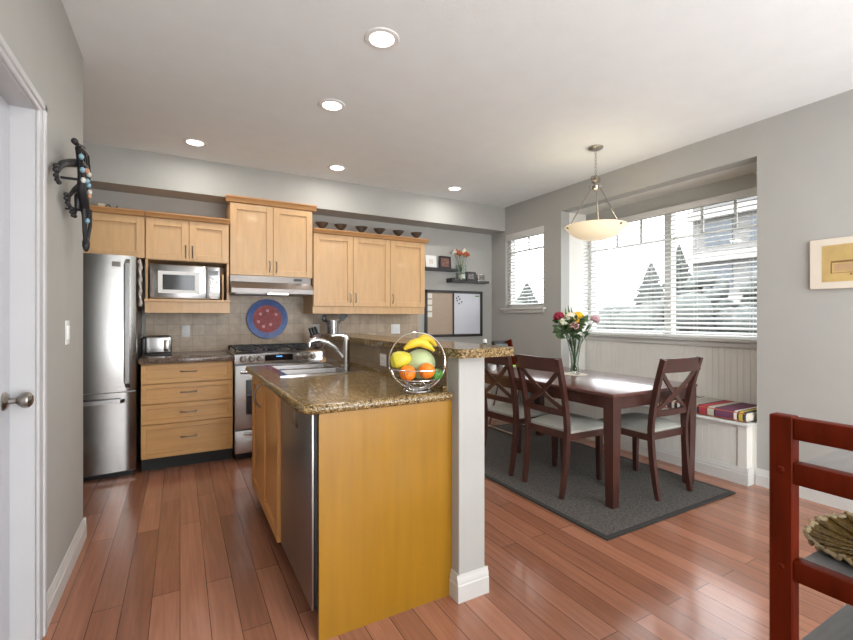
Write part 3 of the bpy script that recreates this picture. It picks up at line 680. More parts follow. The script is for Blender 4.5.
# ---- faucet
t = thing('faucet', 'chrome pull-out faucet with arched spout behind the sink', 'faucet', (.965, 2.86, .918))
fxx, fyy = .972, 2.845
P('body', M().lathe([(0, 0), (.034, 0), (.034, .006), (.026, .012), (.0255, .165), (.024, .18), (.018, .186), (0, .186)], (fxx, fyy, .9176), 24), 'nickel', t)
m = M(); pts = []
for i in range(13):
    u = i/12; pts.append((fxx-.015-.225*u, fyy+.0, .985+.115*math.sin(u*PI*.62)-.006*u))
m.tube(pts, [.016]*7+[.017]*2+[.018, .020, .0205, .020], 12); m.cyl(pts[-1], (pts[-1][0]-.004, fyy, pts[-1][2]-.03), .015, .014); P('spout', m, 'chrome', t)
m = M(); m.tube([(fxx+.004, fyy, 1.098), (fxx-.005, fyy, 1.118), (fxx-.04, fyy-.0, 1.128), (fxx-.10, fyy, 1.122)], [.022, .018, .009, .008], 10); P('lever', m, 'chrome', t)
# ---- fruit basket and fruit
bx, by = .930, 1.745
vd = Vector((-bx, -by, 0)).normalized(); sd = Vector((vd.y, -vd.x, 0))   # toward the camera / sideways
if sd.x < 0: sd = -sd
bc = Vector((bx, by, .912+.134))
t = thing('fruit_basket', 'round chrome wire fruit basket on the island countertop', 'basket', (bx, by, .9125))
for s in (-1, 1):
    m = M(); cc = bc+vd*.016*s; m.tube([cc+sd*.125*math.cos(a)+Vector((0, 0, .129*math.sin(a))) for a in [2*PI*i/48 for i in range(48)]], .0032, 8, closed=True); P('hoop', m, 'chrome', t)
m = M()
for zz, rr in ((-.030, .128), (-.075, .104), (-.110, .060)):
    m.tube([bc+Vector((rr*math.cos(a), rr*math.sin(a), zz)) for a in [2*PI*i/40 for i in range(40)]], .0022, 6, closed=True)
for k in range(10):
    a0 = 2*PI*k/10; m.tube([bc+Vector((r_*math.cos(a0), r_*math.sin(a0), z_)) for r_, z_ in ((.128, -.030), (.118, -.055), (.104, -.075), (.085, -.096), (.060, -.110), (.02, -.118))], .0016, 6)
P('wire_bowl', m, 'chrome', t)
m = M(); m.tube([Vector((bx+.062*math.cos(a), by+.062*math.sin(a), .9165)) for a in [2*PI*i/32 for i in range(32)]], .0035, 8, closed=True)
for k in range(4): a0 = PI/4+PI/2*k; m.tube([(bx+.062*math.cos(a0), by+.062*math.sin(a0), .9165), (bx+.05*math.cos(a0), by+.05*math.sin(a0), .934)], .003, 6)
P('base_ring', m, 'chrome', t)
def at(s, d, z): return bc+sd*s+vd*d+Vector((0, 0, z))
m = M(); m.ball(at(.012, -.026, -.014), .066, (1.08, 1, 1), 28); solo('melon', m, 'melon', 'pale green melon behind the two oranges in the basket', 'melon')
for i, (s, d, z, l) in enumerate(((-.042, .060, -.046, 'orange on the left in the wire basket, below the pear'), (.041, .064, -.036, 'orange on the right in the wire basket, in front of the melon'))):
    t = thing('orange', l, 'fruit', tuple(at(s, d, z-.036)), group='oranges in the basket'); P('peel', M().ball(at(s, d, z), .036, (1, 1, .95), 22), 'orange', t)
    P('stem_scar', M().ball(at(s, d+.0355, z), .003, n=6), 'stem', t)
m = M(); q = at(-.080, .018, .006)
prof = [(0, -.04), (.022, -.037), (.038, -.018), (.041, .004), (.034, .028), (.022, .046), (.012, .054), (0, .056)]
m.lathe(prof, q, 24, tuple(sd*1.0+Vector((0, 0, .30)))); solo('pear', m, 'pear', 'yellow-green pear at the left of the wire basket', 'fruit')
solo('lime', M().ball(at(.084, .03, -.055), .026, (1.2, 1, 1), 16), 'lime', 'green lime at the right of the wire basket', 'fruit')
def banana(s0, z0, s1, z1, sag, d, label):
    t = thing('banana', label, 'fruit', tuple(at(s0, d, z0)), group='bananas in the basket'); n = 12; pts = []; rr = []
    for i in range(n+1):
        u = i/n; pts.append(at(s0+(s1-s0)*u, d-.03*u, z0+(z1-z0)*u+sag*math.sin(PI*u))); rr.append(.019*(min(1, .35+2.6*u) if u < .5 else min(1, .30+2.3*(1-u))))
    P('peel', M().tube(pts, rr, 10), 'banana', t, smooth=60)
    e = pts[-1]; P('tip', M().tube([e, e+(pts[-1]-pts[-2]).normalized()*.014], .0055, 6), 'bark', t)
banana(-.058, .056, .076, .046, .034, .030, 'lower banana lying over the melon in the basket')
banana(-.005, .078, .086, .066, .030, .0, 'upper banana resting on top of the fruit')

# ================================================================== DINING
t = thing('dining_table', 'rectangular dark cherry dining table on the charcoal rug', 'table', (2.88, 2.68, .012))
tx0, tx1, ty0, ty1, tz = 2.405, 3.345, 1.86, 3.50, .752
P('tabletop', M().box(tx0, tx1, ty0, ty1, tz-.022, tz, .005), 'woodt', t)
m = M(); i_ = .025
m.box(tx0+i_, tx0+i_+.022, ty0+.08, ty1-.08, tz-.105, tz-.022); m.box(tx1-i_-.022, tx1-i_, ty0+.08, ty1-.08, tz-.105, tz-.022); m.box(tx0+.08, tx1-.08, ty0+i_, ty0+i_+.022, tz-.105, tz-.022); m.box(tx0+.08, tx1-.08, ty1-i_-.022, ty1-i_, tz-.105, tz-.022)
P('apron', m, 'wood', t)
for x in (tx0+.045, tx1-.045):
    for y in (ty0+.045, ty1-.045):
        m = M(); a = .038; b = .028
        vs = [(x-a, y-a, tz-.022), (x+a, y-a, tz-.022), (x+a, y+a, tz-.022), (x-a, y+a, tz-.022)]
        n0 = [m.bm.verts.new(v) for v in vs]; n1 = [m.bm.verts.new((x+(v[0]-x)*1, y+(v[1]-y)*1, .55)) for v in vs]; n2 = [m.bm.verts.new((x+(v[0]-x)*b/a, y+(v[1]-y)*b/a, .012)) for v in vs]
        m.bm.faces.new(n0); m.bm.faces.new(n2[::-1])
        for A, B in ((n0, n1), (n1, n2)):
            for k in range(4): m.bm.faces.new([A[k], A[(k+1) % 4], B[(k+1) % 4], B[k]])
        P('leg', m, 'wood', t)
# chair: origin on floor under the seat centre, sitter looks towards +Y
def make_chair():
    t = thing('dining_chair', '', 'chair')
    # cushion
    def cu(u, v):
        x = (u-.5)*2; y = (v-.5)*2; w_ = .205+.022*v; e = max(abs(x), abs(y)); h = .455+.042*(1-abs(x)**4)*(1-abs(y)**4)
        return (x*w_, y*.205+.02, h)
    m = M(); m.grid(cu, 18, 18)
    m.prism([(-.205, -.185, .438), (.205, -.185, .438), (.227, .225, .438), (-.227, .225, .438)], (0, 0, .018)); obj('seat', m, 'seat', t, smooth=60)
    m = M()
    m.tube([(-.19, -.19, .415), (-.215, .205, .415)], 1, flat=(.05, .02), up=(0, 0, 1)); m.tube([(.19, -.19, .415), (.215, .205, .415)], 1, flat=(.05, .02), up=(0, 0, 1))
    m.tube([(-.20, .208, .413), (.20, .208, .413)], 1, flat=(.054, .02), up=(0, 0, 1)); m.tube([(-.18, -.19, .415), (.18, -.19, .415)], 1, flat=(.05, .02), up=(0, 0, 1)); obj('seat_frame', m, 'wood', t)
    for s in (-1, 1):
        m = M(); m.tube([(s*.212, .203, .44), (s*.212, .205, .30), (s*.210, .208, .0)], [1, 1, .72], flat=(.042, .036), up=(0, 1, 0)); obj('leg', m, 'wood', t)
        m = M(); pts = []
        for k in range(15):
            z = .955*k/14; y = -.205-.045*max(0, (.42-z)/.42)**1.6-.10*max(0, (z-.45)/.5)**1.5; pts.append((s*(.178+.022*(z/.965)), y, z))
        m.tube(pts, [.8]+[.9]*2+[1]*12, flat=(.036, .030), up=(0, 1, 0)); obj('leg', m, 'wood', t, smooth=50, label='rear leg rising into the back post')
    def by(z): return -.205-.10*max(0, (z-.45)/.5)**1.5
    def rail(z, h, bow, tk, sx=.205):
        m = M(); pts = [(sx*(u/6-1), by(z)-bow*(1-(u/6-1)**2), z) for u in range(13)]; m.tube(pts, 1, flat=(h, tk), up=(0, 0, 1)); return m
    obj('top_rail', rail(.910, .094, .022, .022, .212), 'wood', t, smooth=50)
    obj('lower_rail', rail(.575, .04, .012, .018, .19), 'wood', t, smooth=50)
    for s in (-1, 1):
        m = M(); pts = []
        for k in range(13):
            u = k/12; z = .585+.285*u; x = s*(.185*(1-2*u)+.035*math.sin(2*PI*u)*0-.03*math.sin(PI*u)); pts.append((x, by(z)-.012*math.sin(PI*u)+.004*s, z))
        m.tube(pts, 1, flat=(.012, .030), up=(0, 1, 0)); obj('cross_slat', m, 'wood', t, smooth=50)
    return t
RZ = .0125   # top of rug
ch = make_chair(); G = 'dark wood dining chairs around the table'
ch.location = (2.505, 2.345, RZ); ch.rotation_euler = (0, 0, -PI/2+.03); ch['label'] = 'dark wood cross-back chair on the near left side of the table'; ch['group'] = G
dup(ch, (2.49, 2.86, RZ), -PI/2+.05, 'dark cross-back chair half hidden behind the white post', G)
dup(ch, (2.985, 2.065, RZ), -.02, 'dark cross-back chair tucked in at the near end of the table', G)
# rug
m = M(); m.box(2.10, 3.39, 1.67, 3.97, .002, .012, .003, 1); t = thing('area_rug', 'charcoal grey rug under the dining table', 'rug', (2.75, 2.8, 0))
P('pile', m, 'rug', t)
m = M(); m.box(2.07, 3.42, 1.64, 1.675, .001, .0115, .003, 1); m.box(2.07, 3.42, 3.965, 4.0, .001, .0115, .003, 1); m.box(2.07, 2.105, 1.675, 3.965, .001, .0115, .003, 1); m.box(3.385, 3.42, 1.675, 3.965, .001, .0115, .003, 1)
P('border', m, 'rugb', t)
# vase + trivet + flowers
vx, vy = 2.985, 2.70
solo('trivet', M().lathe([(0, .004), (.10, .004), (.108, .002), (.10, 0), (0, 0)], (vx, vy, tz), 32), 'matb', 'round pale mat under the flower vase', 'placemat')
m = M(); m.lathe([(0, .0), (.042, .0), (.044, .01), (.034, .05), (.030, .09), (.036, .15), (.050, .23), (.074, .33), (.070, .33), (.046, .23), (.031, .15), (.024, .09), (.026, .05), (.03, .02), (0, .016)], (vx, vy, tz+.0045), 36)
solo('flower_vase', m, 'vase', 'flared clear glass vase of flowers on the dining table', 'vase')
vr = Vector((math.cos(YAW), -math.sin(YAW), 0)); vf = Vector((math.sin(YAW), math.cos(YAW), 0)); vb = Vector((vx, vy, tz))
def flower(s, d, z, r, mt, label, kind='rose'):
    head = vb+vr*s+vf*d+Vector((0, 0, z)); t = thing('flower', label, 'flower', tuple(vb+Vector((0, 0, .03))), group='flowers in the dining table vase')
    base = vb+vr*(-s*.16)+vf*(-d*.16)+Vector((0, 0, .03)); neck = vb+vr*s*.25+vf*d*.25+Vector((0, 0, .24))
    P('stem', M().tube([base, base.lerp(neck, .5), neck, neck.lerp(head, .55)+Vector((0, 0, .01)), head], .0028, 6), 'stem', t)
    m = M(); ax = (head-neck).normalized(); u = ax.orthogonal().normalized(); v = ax.cross(u); m.ball(head, r*.72, n=10)
    for k, (lo, ro, cnt, sz) in enumerate(((-.25, .75, 7, .42), (.10, .82, 8, .40), (.42, .62, 6, .36), (.66, .32, 4, .30))):
        for j in range(cnt):
            a = 2*PI*(j+.5*k)/cnt; m.ball(head+(u*math.cos(a)+v*math.sin(a))*r*ro+ax*r*lo, r*sz, (1, 1, .85), 8)
    P('bloom', m, mt, t)
for a in [(-.145, -.02, .505, .040, 'petred', 'crimson bloom at the left of the vase bouquet'), (-.10, .03, .50, .036, 'petwhite', 'cream bloom beside the crimson one in the bouquet'), (-.045, -.03, .50, .040, 'petwhite', 'cream bloom at the top centre of the bouquet'),
          (-.115, -.06, .455, .036, 'petwhite', 'cream bloom low at the left of the bouquet'), (.03, .0, .505, .042, 'petyel', 'yellow bloom at the top right of the bouquet'), (-.012, -.06, .465, .024, 'petyel', 'small yellow bloom above the pink rose'), (-.01, .05, .52, .026, 'petyel', 'yellow bloom at the back, highest in the bunch'),
          (-.035, -.08, .42, .036, 'petpink', 'pink rose low at the front of the bouquet'), (-.07, .05, .535, .018, 'petwhite', 'small white bud at the top of the bouquet')]:
    flower(*a)
flower(.178, .0, .478, .036, 'petmauve', 'mauve bloom on a long stem leaning right', 'carnation')
m = M(); random.seed(3)
for k in range(150):
    a = random.uniform(0, 2*PI); rr = random.uniform(.02, .125); z = random.uniform(.31, .48); s, d = rr*math.cos(a)-.03, rr*math.sin(a)
    c = vb+vr*s+vf*d+Vector((0, 0, z)); out = (vr*math.cos(a)+vf*math.sin(a))*.7+Vector((0, 0, random.uniform(-.3, .7))); out.normalize(); sdv = out.cross(Vector((0, 0, 1))).normalized(); L = random.uniform(.04, .075); wd = L*.32; up = sdv.cross(out); ro = random.uniform(-1.3, 1.3); sdv = sdv*math.cos(ro)+up*math.sin(ro); up = sdv.cross(out)
    m.prism([c, c+out*L*.35+sdv*wd, c+out*L*.75+sdv*wd*.8+up*.005, c+out*L, c+out*L*.75-sdv*wd*.8+up*.005, c+out*L*.35-sdv*wd], up*.0015)
for k in range(6):
    a = 2*PI*k/6; m.tube([vb+vr*.015*math.cos(a+2)+vf*.015*math.sin(a+2)+Vector((0, 0, .03)), vb+vr*.012*math.cos(a)+vf*.012*math.sin(a)+Vector((0, 0, .16)), vb+vr*.05*math.cos(a)+vf*.05*math.sin(a)+Vector((0, 0, .30))], .003, 6)
for (s, h) in ((-.05, .60), (-.075, .58), (-.025, .585)):
    m.tube([vb+vr*s*.3+Vector((0, 0, .25)), vb+vr*s+Vector((0, 0, h-.05)), vb+vr*(s-.008)+Vector((0, 0, h))], [.003, .008, .001], 6)
solo('foliage', m, 'leaf', 'green leaves and stems filling the dining table vase', 'foliage', kind='stuff')
# plate with greens, cups, bottle
t = thing('side_plate', 'white plate with a green leaf at the far end of the table', 'plate', (2.85, 3.36, tz))
P('plate', M().lathe([(0, .006), (.06, .006), (.09, .014), (.095, .013), (.06, 0), (0, 0)], (2.85, 3.36, tz+.0005), 28), 'white', t)
m = M(); m.ball((2.86, 3.36, tz+.016), .03, (1.5, .9, .35), 12); m.ball((2.82, 3.37, tz+.014), .022, (1.4, .9, .35), 12); P('green_leaf', m, 'green', t)
for i, (x, y) in enumerate(((2.535, 3.27), (2.60, 3.33))):
    solo('small_cup', M().lathe([(0, 0), (.018, 0), (.022, .04), (.019, .04), (.015, .006), (0, .006)], (x, y, tz+.0005), 16), 'white', ('small white cup at the far left corner of the table', 'small white cup just left of the green leaf plate')[i], 'cup', 'white cups on the table')
t = thing('bottle', 'dark bottle with a white cap seen above the bar top', 'bottle', (2.56, 3.42, tz))
P('body', M().lathe([(0, 0), (.028, 0), (.03, .01), (.03, .19), (.018, .225), (.014, .25), (0, .25)], (2.56, 3.42, tz+.0005), 16), 'frame', t)
P('cap', M().lathe([(0, .25), (.020, .25), (.020, .285), (0, .287)], (2.56, 3.42, tz), 16), 'white', t)
# high chair
hx, hy = 3.22, 3.72
t = thing('high_chair', 'dark and grey padded high chair beyond the far end of the table', 'high chair', (hx, hy, 0))
for sx_ in (-1, 1):
    for sy_ in (-1, 1): P('leg', M().tube([(hx+sx_*.15, hy+sy_*.12, .56), (hx+sx_*.19, hy+sy_*.25, .026)], .012, 8), 'chrome', t)
    P('foot_bar', M().tube([(hx+sx_*.19, hy-.26, .0255), (hx+sx_*.19, hy+.26, .0255)], .012, 8), 'chrome', t)
P('seat', M().box(hx-.17, hx+.17, hy-.16, hy+.16, .54, .60, .02, 3), 'slate', t)
T = Matrix.Translation((hx, hy+.15, .58)) @ Matrix.Rotation(-.28, 4, 'X')
P('backrest', M(T).box(-.14, .05, -.03, .02, 0, .415, .012, 3), 'frame', t); P('back_pad', M(T).box(-.13, .04, -.055, -.03, .02, .37, .01, 3), 'slate', t, label='grey vinyl back pad')
P('side_guard', M(T).box(.05, .07, -.10, .03, .0, .41, .006, 2), 'redwood', t)
P('leg_rest', M().box(hx-.12, hx+.12, hy-.20, hy-.17, .20, .54, .01, 2), 'slate', t)
# ---- bench and cushion
t = thing('window_bench', 'white panelled built-in bench beneath the bay window', 'bench', (3.9, 2.6, 0))
m = M(); m.box(3.665, XB-.013, BY0+.03, BY1+.06, 0, .43)
m = M(); m.box(3.672, XR-.002, BY0+.03, BY1+.015, 0, .435); m.box(XR-.002, XB-.014, BY0+.002, BY1-.002, 0, .435)
for i in range(40):
    y = BY0+.10+i*.05
    if y+.046 < BY1-.02: m.box(3.668, 3.673, y, y+.0485, .12, .40, .0015, 1)
m.box(3.660, 3.673, BY0+.026, BY0+.09, .0, .435, .002, 1)
P('body', m, 'wallwhite', t)
m = M(); m.box(3.638, XR-.001, BY0+.012, BY1+.03, .435, .456, .005); m.box(XR-.002, XB-.014, BY0+.001, BY1-.001, .435, .456); P('lid', m, 'trim', t)
m = M(); bb(m, (3.660, BY0+.014), (3.660, BY1+.02), (-1, 0), .125); bb(m, (3.648, BY0+.027), (XR-.0, BY0+.027), (0, -1), .125); P('skirting', m, 'trim', t)
m = M(); m.box(3.665, 4.12, BY0+.03, BY1-.03, .4565, .535, .028, 4)
t = thing('bench_cushion', 'long striped cushion on the built-in window bench', 'cushion', (3.89, BY0, .4565)); P('pad', m, 'cush', t)
m = M()
for z in (.468, .524): m.tube([(3.672, BY0+.045, z), (3.672, BY1-.045, z)], .004, 6)
P('piping', m, 'petor', t)
# ---- pendant
pxx, pyy = 3.10, 2.575
t = thing('pendant_lamp', 'alabaster bowl pendant lamp hanging above the dining table', 'lamp', (pxx, pyy, 1.91))
P('canopy', M().lathe([(0, 0), (.062, 0), (.060, -.012), (.04, -.024), (.012, -.03), (0, -.03)], (pxx, pyy, CEIL), 28), 'nickel', t)
m = M(); z = 2.672; k = 0
while z > 2.46:
    u = Vector((1, 0, 0)) if k % 2 else Vector((0, 1, 0)); m.tube([Vector((pxx, pyy, z-.016))+u*.008*math.cos(a)+Vector((0, 0, .018*math.sin(a))) for a in [2*PI*i/12 for i in range(12)]], .0022, 5, closed=True); z -= .028; k += 1
P('chain', m, 'nickel', t)
m = M(); m.lathe([(0, .02), (.012, .02), (.018, .0), (.032, -.01), (.034, -.03), (.02, -.045), (.028, -.06), (.036, -.075), (.030, -.10), (.012, -.11), (0, -.11)], (pxx, pyy, 2.44), 20)
for i in range(3): a = 2*PI*i/3+.5; m.ball((pxx+.045*math.cos(a), pyy+.045*math.sin(a), 2.36), .013, n=8); m.cyl((pxx, pyy, 2.365), (pxx+.045*math.cos(a), pyy+.045*math.sin(a), 2.36), .006, n=8)
for s in (-1, 1): m.tube([Vector((pxx+s*.035+.02*math.cos(a), pyy, 2.425+.022*math.sin(a))) for a in [PI*2*i/12 for i in range(12)]], .004, 6, closed=True)
P('hub', m, 'nickel', t)
for i in range(3):
    a = 2*PI*i/3+.5+PI*.02; m = M(); m.tube([(pxx+.04*math.cos(a), pyy+.04*math.sin(a), 2.35), (pxx+.222*math.cos(a), pyy+.222*math.sin(a), 2.025)], .0055, 8); P('rod', m, 'nickel', t)
    m = M(); c = Vector((pxx+.232*math.cos(a), pyy+.232*math.sin(a), 2.012)); m.lathe([(0, 0), (.014, 0), (.012, .01), (.005, .02), (0, .022)], c, 12, (math.cos(a), math.sin(a), -.2)); P('clip', m, 'nickel', t)
m = M(); m.lathe([(.252, .122), (.255, .117), (.238, .100), (.225, .086), (.19, .050), (.14, .022), (.085, .006), (.03, 0), (0, 0), (0, .006), (.03, .006), (.085, .012), (.14, .028), (.19, .057), (.222, .094), (.245, .119)], (pxx, pyy, 1.905), 48)
P('bowl_shade', m, 'bowl', t, label='frosted cream glass bowl')
pl = bpy.data.lights.new('pendant_bulb', 'POINT'); pl.energy = 3; pl.color = (1, .87, .68); pl.shadow_soft_size = .05
o = bpy.data.objects.new('pendant_bulb', pl); COL.objects.link(o); o.location = (0, 0, .17); o.parent = t
# ---- downlights
def downlight(x, y, label, e=5):
    t = thing('downlight', label, 'ceiling light', (x, y, CEIL), group='recessed ceiling downlights')
    P('trim_ring', M().lathe([(.062, -.002), (.066, -.007), (.088, -.005), (.092, 0), (.060, 0)], (x, y, CEIL), 32), 'white', t)
    P('lens', M().lathe([(0, -.0035), (.063, -.0035), (.063, -.001), (0, -.001)], (x, y, CEIL), 32), 'lens', t)
    l = bpy.data.lights.new('downlight_lamp', 'AREA'); l.shape = 'DISK'; l.size = .12; l.energy = e; l.color = (1, .96, .91)
    q = bpy.data.objects.new('downlight_lamp', l); COL.objects.link(q); q.location = (0, 0, -.012); q.parent = t
downlight(.92, 2.12, 'nearest and largest of the recessed ceiling lights'); downlight(.91, 2.95, 'recessed ceiling light second nearest, above the sink')
downlight(.11, 4.13, 'recessed ceiling light above the refrigerator end'); downlight(1.33, 4.15, 'recessed ceiling light in front of the tall cabinet'); downlight(2.70, 4.17, 'recessed ceiling light farthest right, near the wall shelves')
for x, y in ((.92, .2), (2.7, .2), (.92, -1.8), (2.7, -1.8)): downlight(x, y, 'added unseen fill downlight on the ceiling of the room behind', 8)  # unseen downlights added behind the camera as fill

# ================================================================== WALL THINGS
# board
t = thing('message_board', 'dark framed board, half cork half whiteboard, on the back wall', 'board', (3.13, YB-.01, .99))
b0, b1, z0, z1, yy = 2.685, 3.574, .995, 1.598, YB-.002
m = M()
for a in ((b0, b1, z1-.035, z1), (b0, b1, z0, z0+.035), (b0, b0+.035, z0, z1), (b1-.035, b1, z0, z1), (3.10, 3.118, z0, z1)): m.box(a[0], a[1], yy-.025, yy, a[2], a[3], .002, 1)
P('frame', m, 'frame', t); P('cork_panel', M().box(b0+.03, 3.10, yy-.012, yy, z0+.03, z1-.03), 'cork', t); P('whiteboard_panel', M().box(3.118, b1-.03, yy-.012, yy, z0+.03, z1-.03), 'board', t)
for i in range(4): P('note', M().box(2.725, 2.79, yy-.015, yy-.012, 1.49-i*.08, 1.552-i*.08), 'paper', t)
for i, (x, z) in enumerate(((3.16, 1.50), (3.19, 1.52), (3.17, 1.47), (3.21, 1.49), (3.24, 1.45), (3.20, 1.43))): P('magnet', M().lathe([(0, .006), (.009, .006), (.010, 0)], (x, yy-.012, z), 10, (0, -1, 0)), 'frame', t)
P('marker_clip', M().box(3.46, 3.52, yy-.02, yy-.012, 1.525, 1.54), 'lime', t)
# shelves
sA = solo('floating_shelf', M().box(2.53, 3.10, YB-.14, YB-.001, 1.838, 1.868, .003, 1), 'frame', 'upper dark floating shelf beside the wide cabinet', 'shelf')
t = thing('floating_shelf', 'lower dark floating shelf above the message board', 'shelf', (3.38, YB-.07, 1.70))
P('board', M().box(3.015, 3.60, YB-.14, YB-.001, 1.70, 1.728, .003, 1), 'frame', t); P('end_bracket', M().box(3.01, 3.06, YB-.145, YB-.001, 1.70, 1.752, .003, 1), 'frame', t)
def picframe(x0, x1, z0, h, y, fm, pm, fw, label, lean=.10):
    T = Matrix.Translation((0, y, z0)) @ Matrix.Rotation(-lean, 4, 'X'); t = thing('picture_frame', label, 'picture frame', ((x0+x1)/2, y, z0))
    m = M(T); m.box(x0, x1, -.012, .006, 0, fw); m.box(x0, x1, -.012, .006, h-fw, h); m.box(x0, x0+fw, -.012, .006, fw, h-fw); m.box(x1-fw, x1, -.012, .006, fw, h-fw); P('frame', m, fm, t)
    P('print', M(T).box(x0+fw-.001, x1-fw+.001, -.004, .004, fw-.001, h-fw+.001), pm, t); return t
picframe(2.67, 2.825, 1.871, .155, 4.79, 'white', 'matb', .05, 'white framed picture on the upper shelf')
picframe(2.875, 3.045, 1.871, .158, 4.79, 'frame', 'photob', .022, 'dark framed warm-toned photo on the upper shelf')
picframe(3.285, 3.435, 1.731, .12, 4.79, 'frame', 'photo', .025, 'dark framed photo on the lower shelf beside the vase')
picframe(3.465, 3.58, 1.731, .095, 4.79, 'nickel', 'photo', .008, 'small unframed photo at the right end of the lower shelf')
solo('flower_vase', M().lathe([(0, 0), (.062, 0), (.064, .01), (.066, .20), (.062, .20), (.058, .02), (0, .018)], (3.19, 4.775, 1.7285), 28), 'vase', 'straight glass vase of rust flowers on the lower shelf', 'vase')
solo('vase_pebbles', M().lathe([(0, .02), (.054, .02), (.055, .08), (.04, .088), (0, .09)], (3.19, 4.775, 1.7285), 20), 'bead3', 'white pebbles inside the straight glass vase', 'pebbles', kind='stuff')
for i, (dx, dz, mt, lb) in enumerate(((-.11, .36, 'matb', 'pale bloom farthest left in the shelf vase'), (-.075, .37, 'petor', 'rust bloom second from the left in the shelf vase'), (-.04, .355, 'petor', 'rust bloom third from the left in the shelf vase'), (0, .345, 'petor', 'rust bloom in the middle of the shelf vase'), (.04, .385, 'petwhite', 'white bloom rising behind the rust ones on the shelf'), (.07, .36, 'petor', 'rust bloom at the upper right of the shelf vase'), (.095, .335, 'petor', 'rust bloom farthest right in the shelf vase'))):
    b = Vector((3.19-dx*.3, 4.775, 1.75)); h = Vector((3.19+dx, 4.765+.012*(i % 2), 1.7285+dz)); t = thing('flower', lb, 'flower', tuple(b), group='flowers in the shelf vase')
    P('stem', M().tube([b, b.lerp(h, .6), h], .003, 6), 'stem', t)
    m = M(); m.ball(h, .022, (1, 1, .9), 10)
    for j in range(7): a = 2*PI*j/7; m.ball(h+Vector((.02*math.cos(a), .012*math.sin(a)-.004, .018*math.sin(a*1.7))), .014, n=7)
    P('bloom', m, mt, t)
# painting on the right wall
t = thing('framed_painting', 'cream mounted sepia painting on the right wall', 'painting', (XR-.015, 1.03, 1.43))
y0, y1, z0, z1 = .72, 1.332, 1.432, 1.762
P('mount', M().box(XR-.022, XR-.001, y0, y1, z0, z1, .002, 1), 'matb', t)
P('artwork', M().box(XR-.0235, XR-.021, y0+.065, y1-.065, z0+.045, z1-.045), 'pic', t)
m = M(); m.box(XR-.0245, XR-.0233, .90, 1.22, 1.60, 1.612); m.box(XR-.0245, XR-.0233, 1.215, 1.222, 1.53, 1.60); m.box(XR-.0245, XR-.0233, 1.06, 1.085, 1.545, 1.60); m.box(XR-.0245, XR-.0233, 1.115, 1.125, 1.515, 1.528); m.box(XR-.0245, XR-.0233, .90, 1.222, 1.532, 1.535)
P('drawn_house', m, 'picd', t); P('drawn_wall', M().box(XR-.0242, XR-.0233, 1.10, 1.205, 1.545, 1.59), 'picb', t)
# lizard sculpture
t = thing('wall_sculpture', 'black iron lizard sculpture with coloured beads on the left wall', 'sculpture', (-.42, 2.66, 1.56))
X0 = -.40
m = M(); m.tube([(X0, 2.47, 2.00), (X0, 2.53, 1.95), (X0, 2.56, 1.90), (X0, 2.57, 1.84), (X0, 2.62, 1.80), (X0, 2.665, 1.76), (X0, 2.68, 1.72)], [.008, .011, .013, .018, .022, .019, .012], 10); P('body', m, 'iron', t, smooth=60)
m = M()
m.tube([(X0, 2.625, 1.76), (X0, 2.635, 1.68), (X0, 2.65, 1.636), (X0, 2.69, 1.575)], .008, 6); m.tube([(X0+.01, 2.735, 1.78), (X0+.01, 2.727, 1.70), (X0+.005, 2.715, 1.65), (X0, 2.69, 1.575)], .008, 6); m.tube([(X0, 2.68, 1.74), (X0, 2.68, 1.68), (X0, 2.685, 1.60)], .006, 6)
m.ball((X0, 2.685, 1.60), .020, (.8, .9, 1.9), 10); P('tail', m, 'iron', t, smooth=60)
m = M(); TOP = [(2.42, 2.01), (2.566, 2.035), (2.67, 2.03), (2.72, 1.956), (2.71, 1.86), (2.68, 1.775)]; LEF = [(2.425, 2.0), (2.47, 2.005), (2.52, 1.955), (2.545, 1.90), (2.57, 1.85), (2.64, 1.785)]
for f in (0, .33, .66, 1):
    m.tube([(X0+.01*math.sin(PI*k/5), a[0]*f+b[0]*(1-f), a[1]*f+b[1]*(1-f)) for k, (a, b) in enumerate(zip(TOP, LEF))], .0065, 6)
for k in range(5):
    a, b = TOP[k+1], LEF[k]; m.tube([(X0+.008, a[0], a[1]), (X0+.015, (a[0]+b[0])/2, (a[1]+b[1])/2), (X0+.01, b[0], b[1])], .0055, 6)
m.ball((X0, 2.42, 2.01), .014, n=8); P('head_lattice', m, 'iron', t, smooth=60)
def foot(m, pts, rad, toes):
    m.tube(pts, rad, 8)
    for e in toes: m.tube([pts[-1], e], .005, 5); m.ball(e, .010, n=8)
XT = -.445
_foot = foot
def foot(m, pts, rad, toes): _foot(m, [(p[0], p[1]+.05, p[2]-.004) for p in pts], rad, [(p[0], p[1]+.055, p[2]-.006) for p in toes])
m = M(); foot(m, [(-.42, 2.55, 1.97), (-.43, 2.448, 1.938), (-.435, 2.35, 1.905), (-.44, 2.30, 1.875), (-.445, 2.29, 1.85)], [.020, .018, .016, .012, .009], [(XT, 2.262, 1.872), (XT, 2.255, 1.852), (XT, 2.262, 1.832), (XT, 2.285, 1.820), (XT, 2.32, 1.818)]); P('leg', m, 'iron', t, smooth=60)
m = M(); foot(m, [(-.41, 2.62, 1.90), (-.43, 2.574, 1.856), (-.435, 2.48, 1.80)], [.012, .011, .008], [(XT, 2.452, 1.80), (XT, 2.455, 1.782), (XT, 2.475, 1.768), (XT, 2.51, 1.765)]); P('leg', m, 'iron', t, smooth=60)
m = M(); foot(m, [(-.41, 2.62, 1.86), (-.42, 2.56, 1.815), (-.425, 2.575, 1.765)], [.016, .015, .010], [(-.44, 2.53, 1.755), (-.44, 2.535, 1.738), (-.44, 2.57, 1.730), (-.44, 2.61, 1.735)]); P('leg', m, 'iron', t, smooth=60)
